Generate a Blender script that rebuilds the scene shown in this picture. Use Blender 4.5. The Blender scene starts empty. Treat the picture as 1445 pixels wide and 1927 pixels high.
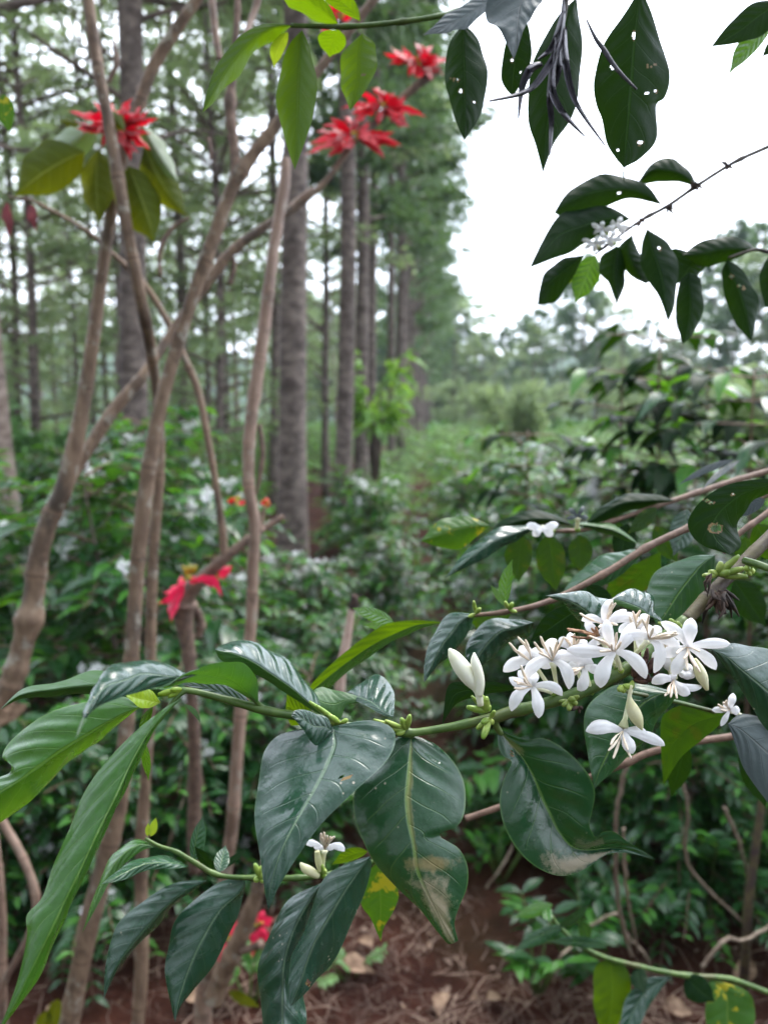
import bpy, math, random
from mathutils import Vector, Matrix, noise as mnoise
random.seed(7)
scene = bpy.context.scene
COL = scene.collection
R = math.radians

# ------------------------------------------------------------------ camera
CAM = Vector((0.0, 0.0, 1.5)); PITCH = R(6.8); FPX = 1447.0
cd = bpy.data.cameras.new("camera"); co = bpy.data.objects.new("camera", cd); COL.objects.link(co)
co.location = CAM; co.rotation_euler = (R(90) - PITCH, 0, 0)
cd.sensor_fit = 'VERTICAL'; cd.sensor_height = 36.0; cd.lens = 27.03
cd.clip_start = 0.02; cd.clip_end = 3000
cd.dof.use_dof = True; cd.dof.focus_distance = 0.45; cd.dof.aperture_fstop = 6.9
scene.camera = co

# ------------------------------------------------------------------ sky and sun
SUN_EL, SUN_AZ = R(58), R(35)
w = bpy.data.worlds.new("World"); scene.world = w; w.use_nodes = True
nt = w.node_tree; nt.nodes.clear()
sky = nt.nodes.new('ShaderNodeTexSky'); sky.sky_type = 'NISHITA'; sky.sun_disc = False
sky.sun_elevation = SUN_EL; sky.sun_rotation = SUN_AZ
sky.dust_density = 4.0; sky.air_density = 1.2
tc = nt.nodes.new('ShaderNodeTexCoord')
cl = nt.nodes.new('ShaderNodeTexNoise'); cl.inputs['Scale'].default_value = 2.2; cl.inputs['Detail'].default_value = 5
nt.links.new(tc.outputs['Generated'], cl.inputs['Vector'])
cr = nt.nodes.new('ShaderNodeValToRGB')
cr.color_ramp.elements[0].position = 0.3; cr.color_ramp.elements[0].color = (13.6, 15.2, 18.2, 1)
cr.color_ramp.elements[1].position = 0.75; cr.color_ramp.elements[1].color = (22.0, 23.3, 25.5, 1)
nt.links.new(cl.outputs['Fac'], cr.inputs['Fac'])
mx = nt.nodes.new('ShaderNodeMix'); mx.data_type = 'RGBA'; mx.inputs[0].default_value = 0.72
nt.links.new(sky.outputs['Color'], mx.inputs[6]); nt.links.new(cr.outputs['Color'], mx.inputs[7])
bg = nt.nodes.new('ShaderNodeBackground'); bg.inputs['Strength'].default_value = 0.075
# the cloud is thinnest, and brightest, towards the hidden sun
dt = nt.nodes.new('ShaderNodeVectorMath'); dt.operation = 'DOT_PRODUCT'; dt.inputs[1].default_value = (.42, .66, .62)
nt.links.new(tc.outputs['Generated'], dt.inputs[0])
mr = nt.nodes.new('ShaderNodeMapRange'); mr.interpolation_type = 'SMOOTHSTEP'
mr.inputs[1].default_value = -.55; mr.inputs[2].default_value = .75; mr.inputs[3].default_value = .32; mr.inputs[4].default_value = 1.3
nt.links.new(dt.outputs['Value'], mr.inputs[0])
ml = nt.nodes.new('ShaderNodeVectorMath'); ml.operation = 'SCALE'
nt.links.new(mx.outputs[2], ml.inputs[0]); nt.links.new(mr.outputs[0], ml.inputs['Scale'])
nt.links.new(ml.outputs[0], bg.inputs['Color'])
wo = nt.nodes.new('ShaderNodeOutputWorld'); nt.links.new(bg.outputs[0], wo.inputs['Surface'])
sd = bpy.data.lights.new("sun", 'SUN'); so = bpy.data.objects.new("sun", sd); COL.objects.link(so)
sd.energy = 1.2; sd.angle = R(25); sd.color = (1.0, 0.96, 0.9)
_sdir = Vector((math.sin(SUN_AZ) * math.cos(SUN_EL), math.cos(SUN_AZ) * math.cos(SUN_EL), math.sin(SUN_EL)))
so.rotation_euler = _sdir.to_track_quat('Z', 'Y').to_euler()
scene.view_settings.view_transform = 'Standard'; scene.view_settings.look = 'None'
scene.view_settings.gamma = 1.0; scene.view_settings.exposure = 1.6
scene.cycles.use_denoising = True
scene.cycles.max_bounces = 8; scene.cycles.diffuse_bounces = 3; scene.cycles.glossy_bounces = 3
scene.cycles.transmission_bounces = 4; scene.cycles.transparent_max_bounces = 8; scene.cycles.volume_bounces = 2

# ------------------------------------------------------------------ helpers
CR_ = Vector((1, 0, 0)); CF = Vector((0, math.cos(PITCH), -math.sin(PITCH))); CU = Vector((0, math.sin(PITCH), math.cos(PITCH)))
def P(px, py, d):
    """a point at depth d (metres) seen at photograph pixel px, py"""
    return CAM + d * (CF + (px - 722.5) / FPX * CR_ - (py - 963.5) / FPX * CU)
def ground_z(x, y):
    r = math.hypot(x, y)
    return 0.035 * mnoise.noise(Vector((x * .9, y * .9, 0))) + 0.018 * mnoise.noise(Vector((x * 3.1, y * 3.1, 4))) \
        + 0.25 * mnoise.noise(Vector((x * .06, y * .06, 9))) * min(1, r / 25)
def G(px, py):
    v = CF + (px - 722.5) / FPX * CR_ - (py - 963.5) / FPX * CU
    p = CAM + v * (CAM.z / -v.z); return Vector((p.x, p.y, ground_z(p.x, p.y)))

class MB:
    def __init__(s): s.v = []; s.f = []; s.uv = []; s.mi = []
    def vert(s, p): s.v.append(tuple(p)); return len(s.v) - 1
    def face(s, idx, uvs=None, mi=0):
        s.f.append(tuple(idx)); s.uv.extend(uvs if uvs else [(0, 0)] * len(idx)); s.mi.append(mi)
    def mesh(s, name, mats, smooth=True):
        me = bpy.data.meshes.new(name); me.from_pydata(s.v, [], s.f)
        ul = me.uv_layers.new(name="UVMap")
        ul.data.foreach_set('uv', [c for p in s.uv for c in p])
        for m in (mats if isinstance(mats, (list, tuple)) else [mats]): me.materials.append(m)
        me.polygons.foreach_set('material_index', s.mi)
        me.polygons.foreach_set('use_smooth', [smooth] * len(s.f))
        me.update(); return me
    def build(s, name, mats, parent=None, smooth=True):
        o = wpos(parent)
        if o.length > 0: s.v = [(a - o.x, b - o.y, c - o.z) for a, b, c in s.v]
        return link(name, s.mesh(name, mats, smooth), parent)
def wpos(o):
    p = Vector((0, 0, 0))
    while o is not None: p += o.location; o = o.parent
    return p
def link(name, data, parent=None, loc=(0, 0, 0)):
    ob = bpy.data.objects.new(name, data); COL.objects.link(ob); ob.location = loc
    if parent is not None: ob.parent = parent
    return ob
def tag(o, label=None, cat=None, group=None, kind=None):
    if label: o['label'] = label
    if cat: o['category'] = cat
    if group: o['group'] = group
    if kind: o['kind'] = kind
    return o
def thing(name, loc, label, cat, group=None):
    return tag(link(name, None, None, loc), label, cat, group)
def copy_tree(o, parent=None):
    c = o.copy(); COL.objects.link(c)
    if parent is not None: c.parent = parent
    for ch in list(o.children): copy_tree(ch, c)
    return c

def crom(pts, t):
    """Catmull-Rom through a list of tuples, t in 0..len-1"""
    n = len(pts); i = min(int(t), n - 2); f = t - i
    p0 = pts[max(i - 1, 0)]; p1 = pts[i]; p2 = pts[i + 1]; p3 = pts[min(i + 2, n - 1)]
    return [.5 * (2 * b + (c - a) * f + (2 * a - 5 * b + 4 * c - d) * f * f + (3 * b - a - 3 * c + d) * f ** 3)
            for a, b, c, d in zip(p0, p1, p2, p3)]
def spline(pts, n):
    m = len(pts) - 1
    return [crom(pts, m * k / n) for k in range(n + 1)]
def tube(mb, pts, rad, seg=8, mi=0, cap=True, rough=0.0, v0=0.0, us=None):
    """tube through world points with a radius for each"""
    pts = [Vector(p) for p in pts]; n = len(pts)
    up = Vector((.3, .1, 1)); rows = []; L = v0
    for i, p in enumerate(pts):
        t = (pts[min(i + 1, n - 1)] - pts[max(i - 1, 0)]).normalized()
        if i == 0:
            a = t.cross(up); a = a.normalized() if a.length > 1e-4 else Vector((1, 0, 0))
        else: a = (a - t * a.dot(t)).normalized(); L += (pts[i] - pts[i - 1]).length
        if us: L = us[i]
        b = t.cross(a)
        r = rad[i] if isinstance(rad, (list, tuple)) else rad
        row = []
        for k in range(seg):
            an = 2 * math.pi * k / seg
            q = p + (a * math.cos(an) + b * math.sin(an)) * r * (1 + (random.uniform(-rough, rough) if rough else 0))
            row.append(mb.vert(q))
        rows.append((row, L))
    for (r0, l0), (r1, l1) in zip(rows, rows[1:]):
        for k in range(seg):
            k2 = (k + 1) % seg
            mb.face((r0[k], r0[k2], r1[k2], r1[k]), [(l0, k / seg), (l0, (k + 1) / seg), (l1, (k + 1) / seg), (l1, k / seg)], mi)
    if cap:
        mb.face(rows[-1][0], [(rows[-1][1], .5)] * seg, mi); mb.face(rows[0][0][::-1], [(rows[0][1], .5)] * seg, mi)
def ptube(mb, px, n=24, seg=8, nodes=0.0, amp=.2, mi=0, jitter=0):
    """px: (x, y, depth, radius in pixels); nodes: spacing of the swollen rings in metres"""
    s = spline([tuple(map(float, p)) for p in px], n)
    pts = [P(a, b, d) for a, b, d, r in s]; rad = [max(r, .3) * d / FPX for a, b, d, r in s]
    if nodes:
        L = 0; acc = [0]
        for i in range(1, len(pts)): L += (pts[i] - pts[i - 1]).length; acc.append(L)
        ph = random.uniform(0, nodes)
        for i in range(len(pts)):
            dd = ((acc[i] + ph) % nodes); dd = min(dd, nodes - dd)
            rad[i] *= 1 + amp * math.exp(-(dd / (.09 * nodes)) ** 2)
    if jitter: pts = [p + Vector((random.uniform(-1, 1), random.uniform(-1, 1), random.uniform(-1, 1))) * jitter for p in pts]
    tube(mb, pts, rad, seg, mi)
    return pts
def blob(mb, c, axis, length, rad, mi=0, seg=7, rings=6, tip=.15, up=None):
    """closed spindle: a bud, a berry"""
    axis = Vector(axis).normalized(); pts = []; rr = []
    for i in range(rings + 1):
        t = i / rings; pts.append(Vector(c) + axis * length * t)
        rr.append(rad * max(math.sin(math.pi * (t * (1 - tip) + .06)) ** .8, .05))
    tube(mb, pts, rr, seg, mi)

# ------------------------------------------------------------------ materials
def newmat(name):
    m = bpy.data.materials.new(name); m.use_nodes = True; nt = m.node_tree; nt.nodes.clear()
    return m, nt
class NB:
    """small node builder"""
    def __init__(s, nt): s.nt = nt
    def n(s, t, **kw):
        x = s.nt.nodes.new(t)
        for k, v in kw.items(): setattr(x, k, v)
        return x
    def set(s, sock, v):
        if hasattr(v, 'node'): s.nt.links.new(v, sock)
        elif isinstance(v, tuple) and len(v) == 3 and sock.type == 'RGBA': sock.default_value = (*v, 1)
        else: sock.default_value = v
    def m(s, op, a, b=None, c=None, clamp=False):
        x = s.n('ShaderNodeMath', operation=op); x.use_clamp = clamp
        s.set(x.inputs[0], a)
        if b is not None: s.set(x.inputs[1], b)
        if c is not None: s.set(x.inputs[2], c)
        return x.outputs[0]
    def mix(s, f, a, b):
        x = s.n('ShaderNodeMix', data_type='RGBA'); s.set(x.inputs[0], f); s.set(x.inputs[6], a); s.set(x.inputs[7], b)
        return x.outputs[2]
    def ss(s, v, lo, hi):
        x = s.n('ShaderNodeMapRange', interpolation_type='SMOOTHSTEP'); s.set(x.inputs[0], v)
        x.inputs[1].default_value = lo; x.inputs[2].default_value = hi; return x.outputs[0]
    def noise(s, vec, scale, detail=3, rough=.55, dist=0):
        x = s.n('ShaderNodeTexNoise'); x.inputs['Scale'].default_value = scale; x.inputs['Detail'].default_value = detail
        x.inputs['Roughness'].default_value = rough; x.inputs['Distortion'].default_value = dist
        if vec is not None: s.nt.links.new(vec, x.inputs['Vector'])
        return x.outputs['Fac']

def leaf_mat(name, top, back=None, vein=None, veinw=.035, rough=.33, transl=.25, tcol=None, lat=8, quilt=.5,
             spots=None, dust=(), flecks=0.0, spec=.5, coat=0.0, latvis=.25, vary=.25, film_amt=.25):
    back = back or tuple(c * 1.5 + .01 for c in top); vein = vein or tuple(c * 1.8 + .03 for c in top)
    tcol = tcol or (top[0] * 2.2 + .04, top[1] * 2.2 + .1, top[2] * .6)
    m, nt = newmat(name); b = NB(nt)
    uv = b.n('ShaderNodeUVMap').outputs[0]; sp = b.n('ShaderNodeSeparateXYZ'); nt.links.new(uv, sp.inputs[0])
    u = sp.outputs[0]; v = b.m('MULTIPLY_ADD', sp.outputs[1], 2.0, -1.0); av = b.m('ABSOLUTE', v)
    oi = b.n('ShaderNodeObjectInfo'); tcd = b.n('ShaderNodeTexCoord').outputs['Object']
    off = b.n('ShaderNodeVectorMath', operation='ADD'); nt.links.new(tcd, off.inputs[0]); nt.links.new(oi.outputs['Random'], off.inputs[1])
    vec = off.outputs[0]; vec0 = vec
    mid = b.m('SUBTRACT', 1.0, b.ss(av, veinw * .4, veinw * 1.3))
    ph = b.m('MULTIPLY', b.m('SUBTRACT', b.m('SUBTRACT', u, b.m('MULTIPLY', av, .2)), b.m('MULTIPLY', b.m('SIGN', v), .025)), float(lat))
    ph = b.m('ADD', ph, b.m('MULTIPLY', b.m('SUBTRACT', b.noise(vec0, 14.0, 2), .5), 1.1))
    fr = b.m('ABSOLUTE', b.m('SUBTRACT', b.m('FRACT', ph), .5))        # .5 at a lateral vein
    latm = b.m('MULTIPLY', b.ss(fr, .455, .49), b.m('SUBTRACT', 1.0, b.ss(av, .6, .95)))
    n1 = b.noise(vec, 28.0, 4); n2 = b.noise(vec, 220.0, 2)
    c = b.mix(b.m('MULTIPLY', b.ss(n1, .3, .75), vary), top, tuple(x * 1.7 + .004 for x in top))
    c = b.mix(b.m('MULTIPLY', b.ss(n2, .45, .8), .25), c, tuple(x * .6 for x in top))
    c = b.mix(b.m('MULTIPLY', latm, latvis), c, vein); c = b.mix(mid, c, vein)
    edge = b.ss(av, .955, .995); c = b.mix(b.m('MULTIPLY', edge, .5), c, vein)
    if spots:
        sn = b.noise(vec, 60.0, 3, .6); c = b.mix(b.ss(sn, .56, .66), c, spots)
        tfac = b.ss(sn, .56, .66)
    n4 = b.noise(vec, 55.0, 5, .7, .6); film = b.ss(n4, .45, .8)
    c = b.mix(b.m('MULTIPLY', film, film_amt), c, (.085, .11, .10))
    rg = rough
    if flecks:
        vo = b.n('ShaderNodeTexVoronoi'); vo.inputs['Scale'].default_value = 190.0; nt.links.new(vec, vo.inputs['Vector'])
        fm = b.m('MULTIPLY', b.m('SUBTRACT', 1.0, b.ss(vo.outputs['Distance'], .1, .16)), b.ss(b.noise(vec, 40.0, 1), .62, .68))
        c = b.mix(b.m('MULTIPLY', fm, flecks), c, (.42, .36, .28))
    dm = None
    for (u0, v0, ru, rv, amt, dc) in dust:
        du = b.m('DIVIDE', b.m('SUBTRACT', u, u0), ru); dv = b.m('DIVIDE', b.m('SUBTRACT', v, v0), rv)
        dd = b.m('SQRT', b.m('ADD', b.m('MULTIPLY', du, du), b.m('MULTIPLY', dv, dv)))
        dd = b.m('ADD', dd, b.m('MULTIPLY', b.m('SUBTRACT', b.noise(vec, 150.0, 5, .75), .5), 2.0))
        k = b.m('MULTIPLY', b.m('SUBTRACT', 1.0, b.ss(dd, .3, 1.15)), amt)
        c = b.mix(k, c, dc); dm = k if dm is None else b.m('MAXIMUM', dm, k)
    if dm is not None: rg = b.m('ADD', b.m('MULTIPLY', dm, .5), rough)
    rgn = b.m('MAXIMUM', b.m('ADD', b.m('ADD', b.m('MULTIPLY', b.m('SUBTRACT', n1, .5), .5), b.m('MULTIPLY', b.m('SUBTRACT', n4, .5), .35)), rg), .12)
    geo = b.n('ShaderNodeNewGeometry'); bf = geo.outputs['Backfacing']
    bc = b.mix(b.m('MAXIMUM', mid, b.m('MULTIPLY', latm, .6)), back, tuple(x * 1.5 + .02 for x in back))
    col = b.mix(bf, c, bc)
    hq = b.m('MULTIPLY', b.m('MULTIPLY', b.m('COSINE', b.m('MULTIPLY', ph, 2 * math.pi)), .5), b.m('MULTIPLY', b.ss(av, .0, .25), b.m('SUBTRACT', 1.0, b.ss(av, .75, 1.0))))
    h = b.m('ADD', b.m('MULTIPLY', hq, .0006 * quilt), b.m('ADD', b.m('MULTIPLY', n1, .0024 * quilt), b.m('ADD', b.m('MULTIPLY', n2, .00022), b.m('MULTIPLY', n4, .0005))))
    h = b.m('SUBTRACT', h, b.m('MULTIPLY', mid, .0005)); h = b.m('SUBTRACT', h, b.m('MULTIPLY', latm, .0002))
    bp = b.n('ShaderNodeBump'); bp.inputs['Strength'].default_value = .8; bp.inputs['Distance'].default_value = 1.0
    nt.links.new(h, bp.inputs['Height'])
    pr = b.n('ShaderNodeBsdfPrincipled'); b.set(pr.inputs['Base Color'], col)
    b.set(pr.inputs['Roughness'], b.m('ADD', rgn, b.m('MULTIPLY', bf, .2))); pr.inputs['Specular IOR Level'].default_value = spec
    pr.inputs['Coat Weight'].default_value = coat; pr.inputs['Coat Roughness'].default_value = .12
    nt.links.new(bp.outputs[0], pr.inputs['Normal'])
    tr = b.n('ShaderNodeBsdfTranslucent'); b.set(tr.inputs['Color'], b.mix(tfac, tcol, tuple(x * .9 for x in spots)) if spots else tcol)
    nt.links.new(bp.outputs[0], tr.inputs['Normal'])
    ms = b.n('ShaderNodeMixShader'); ms.inputs[0].default_value = transl
    nt.links.new(pr.outputs[0], ms.inputs[1]); nt.links.new(tr.outputs[0], ms.inputs[2])
    out = b.n('ShaderNodeOutputMaterial'); nt.links.new(ms.outputs[0], out.inputs['Surface'])
    return m
def plain(name, c1, c2=None, scale=20.0, rough=.7, bump=.0, transl=0, tcol=None, stretch=None, lo=.35, hi=.65, spec=.4, uvmap=False, c3=None, bscale=None, ring=0):
    m, nt = newmat(name); b = NB(nt); c2 = c2 or c1
    t = b.n('ShaderNodeTexCoord'); vec = t.outputs['UV'] if uvmap else t.outputs['Object']
    if stretch:
        mp = b.n('ShaderNodeMapping'); mp.inputs['Scale'].default_value = stretch; nt.links.new(vec, mp.inputs['Vector']); vec = mp.outputs[0]
    n1 = b.noise(vec, scale, 5, .6, .3); c = b.mix(b.ss(n1, lo, hi), c1, c2)
    if c3: c = b.mix(b.ss(b.noise(vec, scale * .31, 3), .5, .7), c, c3)
    if ring:
        us = b.n('ShaderNodeSeparateXYZ'); nt.links.new(t.outputs['UV'], us.inputs[0])
        fr = b.m('ABSOLUTE', b.m('SUBTRACT', b.m('FRACT', b.m('ADD', b.m('DIVIDE', us.outputs[0], ring), .5)), .5))
        c = b.mix(b.m('MULTIPLY', b.m('SUBTRACT', 1.0, b.ss(fr, .035, .07)), .3), c, tuple(x * 2.0 for x in c1))
        c = b.mix(b.m('MULTIPLY', b.m('SUBTRACT', 1.0, b.ss(fr, .012, .026)), .5), c, tuple(x * .4 for x in c1))
        pt = b.noise(t.outputs['Object'], 17.0, 4, .65); c = b.mix(b.m('MULTIPLY', b.ss(pt, .5, .66), .7), c, tuple(x * .5 for x in c1))
        c = b.mix(b.m('MULTIPLY', b.ss(b.noise(t.outputs['Object'], 31.0, 4, .65), .56, .66), .75), c, (.29, .26, .21))
    pr = b.n('ShaderNodeBsdfPrincipled'); b.set(pr.inputs['Base Color'], c); pr.inputs['Roughness'].default_value = rough
    pr.inputs['Specular IOR Level'].default_value = spec
    if bump:
        bp = b.n('ShaderNodeBump'); bp.inputs['Distance'].default_value = bump; bp.inputs['Strength'].default_value = 1
        nt.links.new(b.noise(vec, bscale or scale * 1.5, 6, .65), bp.inputs['Height']); nt.links.new(bp.outputs[0], pr.inputs['Normal'])
    sh = pr.outputs[0]
    if transl:
        tr = b.n('ShaderNodeBsdfTranslucent'); b.set(tr.inputs['Color'], tcol or tuple(min(1, x * 1.3) for x in c2))
        ms = b.n('ShaderNodeMixShader'); ms.inputs[0].default_value = transl
        nt.links.new(sh, ms.inputs[1]); nt.links.new(tr.outputs[0], ms.inputs[2]); sh = ms.outputs[0]
    out = b.n('ShaderNodeOutputMaterial'); nt.links.new(sh, out.inputs['Surface'])
    return m

DUST = (.34, .27, .19)
M = {}
M['dark'] = leaf_mat('mature_leaf', (.016, .058, .024), (.04, .105, .02), (.10, .19, .045), rough=.30, transl=.10, flecks=.5, quilt=.8)
M['blue'] = leaf_mat('old_dusty_leaf', (.014, .044, .027), (.045, .10, .03), (.075, .13, .07), rough=.23, coat=.15, transl=.06, flecks=.8, quilt=1.0)
M['dust2'] = leaf_mat('dusty_tip_leaf', (.016, .056, .026), (.04, .1, .02), (.13, .21, .06), veinw=.045, rough=.22, coat=.25, transl=.08, quilt=.9, flecks=.9,
    dust=((.84, .10, .22, .62, .97, DUST), (.60, .25, .04, .55, .85, (.24, .18, .08)), (.3, .03, .35, .06, .5, (.24, .22, .08))))
M['dust3'] = leaf_mat('mottled_leaf', (.010, .046, .020), (.04, .1, .02), (.11, .2, .06), veinw=.04, rough=.18, coat=.3, transl=.06, quilt=.9, flecks=.3,
    dust=((.69, -.60, .13, .42, .9, (.27, .22, .16)), (.665, .38, .08, .42, .6, (.20, .16, .125)), (.10, .1, .07, .3, .55, (.25, .2, .09))))
M['under'] = leaf_mat('leaf_underside', (.028, .085, .018), (.016, .058, .024), (.07, .16, .03), rough=.5, transl=.22, quilt=.3)
M['bright'] = leaf_mat('young_leaf', (.026, .10, .012), (.05, .15, .014), (.13, .25, .045), rough=.24, transl=.25, tcol=(.16, .36, .012), coat=.5, film_amt=.0, quilt=1.3, latvis=.35)
M['lime'] = leaf_mat('new_leaf', (.17, .27, .015), (.22, .31, .02), (.4, .5, .08), rough=.35, transl=.35, tcol=(.42, .55, .02), quilt=.4, film_amt=0)
M['backlit'] = leaf_mat('hanging_leaf', (.020, .055, .005), (.035, .075, .006), (.05, .10, .015), rough=.55, spec=.12, transl=.46, tcol=(.15, .26, .003), film_amt=.05, quilt=.5)
M['shade'] = leaf_mat('shade_darkened_leaf', (.004, .016, .005), (.007, .023, .005), (.02, .05, .015), rough=.42, transl=.2, tcol=(.03, .08, .003), quilt=.4, spec=.06, film_amt=.0, vary=.15)  # near-black green: the dark of backlit leaves is put into the colour
M['yspot'] = leaf_mat('yellowing_leaf', (.03, .09, .012), (.06, .13, .015), (.1, .17, .03), rough=.4, transl=.35, tcol=(.09, .2, .006), spots=(.32, .29, .015), film_amt=.0, spec=.18, quilt=.5)
M['olive'] = leaf_mat('shaded_spotted_leaf', (.010, .034, .005), (.016, .045, .006), (.03, .07, .012), rough=.5, spec=.15, transl=.4, tcol=(.055, .125, .003), spots=(.06, .09, .005), quilt=.4, film_amt=0)  # shade from the leaves above is put into this darker green
M['canepale'] = plain('pale_cut_cane', (.42, .28, .23), (.52, .38, .32), 60, .55, .0004)
M['poin'] = leaf_mat('poinsettia_leaf', (.028, .045, .006), (.045, .06, .008), (.2, .24, .06), rough=.55, transl=.4, film_amt=0, spec=.03, tcol=(.24, .26, .006), quilt=.8, lat=7, latvis=.5, vary=.6)
M['poing'] = leaf_mat('poinsettia_leaf_pale', (.10, .14, .085), (.14, .18, .10), (.22, .26, .14), rough=.6, transl=.2, quilt=.6)
M['red'] = leaf_mat('red_bract', (.48, .003, .016), (.45, .006, .03), (.7, .05, .05), rough=.45, transl=.35, tcol=(.8, .006, .03), film_amt=0, quilt=.9, latvis=.2)
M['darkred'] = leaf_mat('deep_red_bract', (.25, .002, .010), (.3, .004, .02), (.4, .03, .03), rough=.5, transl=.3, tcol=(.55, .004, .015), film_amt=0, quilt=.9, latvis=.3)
M['holeedge'] = plain('brown_hole_rim', (.10, .06, .025), (.2, .13, .05), 300, .7)
M['pink'] = leaf_mat('rose_bract', (.70, .012, .075), (.65, .02, .09), (.8, .1, .15), rough=.45, transl=.3, tcol=(.9, .03, .11), film_amt=0, quilt=.9, latvis=.2)
M['grayleaf'] = leaf_mat('withered_and_skysheen_leaf', (.04, .055, .056), (.055, .065, .065), (.085, .095, .09), rough=.5, transl=.12, tcol=(.1, .13, .15), quilt=1.2, vary=.7)
M['deadred'] = plain('dry_bract', (.10, .012, .016), (.18, .02, .025), 60, .7)
M['greenstem'] = plain('green_stem', (.042, .085, .014), (.085, .14, .03), 90, .4, .0003, stretch=(1, 1, 1), c3=(.07, .075, .022))
M['barkstem'] = plain('brown_twig', (.11, .062, .042), (.19, .115, .08), 120, .6, .0006, c3=(.13, .08, .06))
M['purplestem'] = plain('lichen_stem', (.045, .028, .024), (.085, .07, .028), 70, .6, .0008, c3=(.04, .024, .026))
M['darkstem'] = plain('dark_twig', (.04, .035, .03), (.075, .06, .05), 100, .7, .0005)
M['cane'] = plain('grey_cane', (.12, .074, .048), (.225, .152, .10), 60, .7, .0020, stretch=(1, 1, .3), c3=(.075, .055, .042), lo=.3, hi=.7, ring=.14)
M['canep'] = plain('pinkish_cane', (.20, .125, .09), (.30, .205, .155), 45, .6, .0012, stretch=(1, 1, .3), ring=.14, c3=(.16, .105, .08))
M['deadwood'] = plain('dead_stub', (.085, .055, .042), (.17, .11, .08), 60, .8, .002)
M['petal'] = plain('white_petal', (.77, .76, .79), (.86, .85, .86), 90, .5, .0004, transl=.3, tcol=(.85, .84, .86), spec=.45)
M['wilt'] = plain('wilting_petal', (.62, .60, .33), (.76, .72, .5), 80, .5, .0004, transl=.2, tcol=(.7, .7, .4))
M['tubecol'] = plain('corolla_tube', (.66, .68, .40), (.80, .79, .62), 60, .45, transl=.2)
M['stamen'] = plain('cream_anther', (.74, .60, .46), (.82, .72, .60), 200, .55)
M['brownsta'] = plain('browned_anther', (.13, .06, .035), (.4, .22, .12), 200, .6)
M['bud'] = plain('cream_bud', (.80, .79, .60), (.85, .84, .74), 70, .38, transl=.15, tcol=(.85, .85, .6))
M['calyx'] = plain('green_calyx', (.16, .27, .035), (.33, .42, .09), 120, .35, .0003)
M['berry'] = plain('green_berry', (.13, .20, .03), (.22, .28, .06), 150, .35)
M['driedfl'] = plain('dried_flower', (.012, .009, .008), (.05, .025, .015), 120, .8, .001)
M['drybrown'] = plain('dried_calyx', (.035, .015, .012), (.10, .045, .03), 150, .7, .001)
M['purplestrip'] = plain('shrivelled_leaf', (.045, .042, .055), (.12, .11, .135), 90, .5, .001, c3=(.03, .028, .04))
M['bushleaf'] = leaf_mat('bush_leaf', (.010, .046, .013), (.026, .085, .016), (.045, .11, .025), veinw=.05, rough=.27, spec=.45, transl=.3, tcol=(.10, .28, .010), quilt=.4, vary=.9, film_amt=.06)
M['bushyoung'] = leaf_mat('bush_leaf_young', (.035, .13, .016), (.08, .2, .02), (.12, .24, .04), veinw=.05, rough=.36, spec=.3, transl=.36, tcol=(.15, .38, .015), quilt=.4, vary=.8, film_amt=.02)
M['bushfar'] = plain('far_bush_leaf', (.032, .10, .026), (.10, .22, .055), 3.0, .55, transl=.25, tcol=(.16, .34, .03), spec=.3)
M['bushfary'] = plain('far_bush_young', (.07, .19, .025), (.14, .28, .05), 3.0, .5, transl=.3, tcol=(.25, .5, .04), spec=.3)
M['blossom'] = plain('blossom', (.74, .73, .76), (.82, .81, .83), 30, .55, transl=.2)
M['bark'] = plain('silver_oak_bark', (.055, .04, .034), (.21, .165, .14), 5.0, .85, .02, stretch=(2.0, 2.0, 3.2), c3=(.06, .042, .035), lo=.3, hi=.7, bscale=14)
M['barkpale'] = plain('pale_bark', (.15, .105, .08), (.28, .22, .18), 6, .85, .015, stretch=(1.6, 1.6, 3.5), c3=(.10, .072, .06), bscale=14)
M['crown'] = plain('silver_oak_foliage', (.026, .066, .022), (.07, .13, .048), .9, .55, transl=.32, tcol=(.14, .24, .07), c3=(.04, .085, .03))
M['crown2'] = plain('pale_foliage', (.075, .13, .055), (.16, .22, .10), .9, .55, transl=.42, tcol=(.34, .45, .18), c3=(.075, .12, .045))
M['fern'] = plain('fresh_green_foliage', (.075, .19, .025), (.15, .30, .05), 2, .5, transl=.4, tcol=(.26, .46, .05))
M['limb'] = plain('limb_bark', (.07, .05, .04), (.14, .105, .085), 8, .85)
M['drystem'] = plain('dry_vine', (.15, .105, .075), (.27, .21, .155), 60, .75, .0005)
M['dryleaf'] = plain('dry_fallen_leaf', (.10, .055, .032), (.26, .17, .11), 30, .8, .002)
M['straw'] = plain('straw_litter', (.06, .034, .025), (.23, .155, .115), 3, .85)
M['weed'] = plain('weed_leaf', (.05, .13, .03), (.12, .24, .07), 6, .5, transl=.2)
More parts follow.
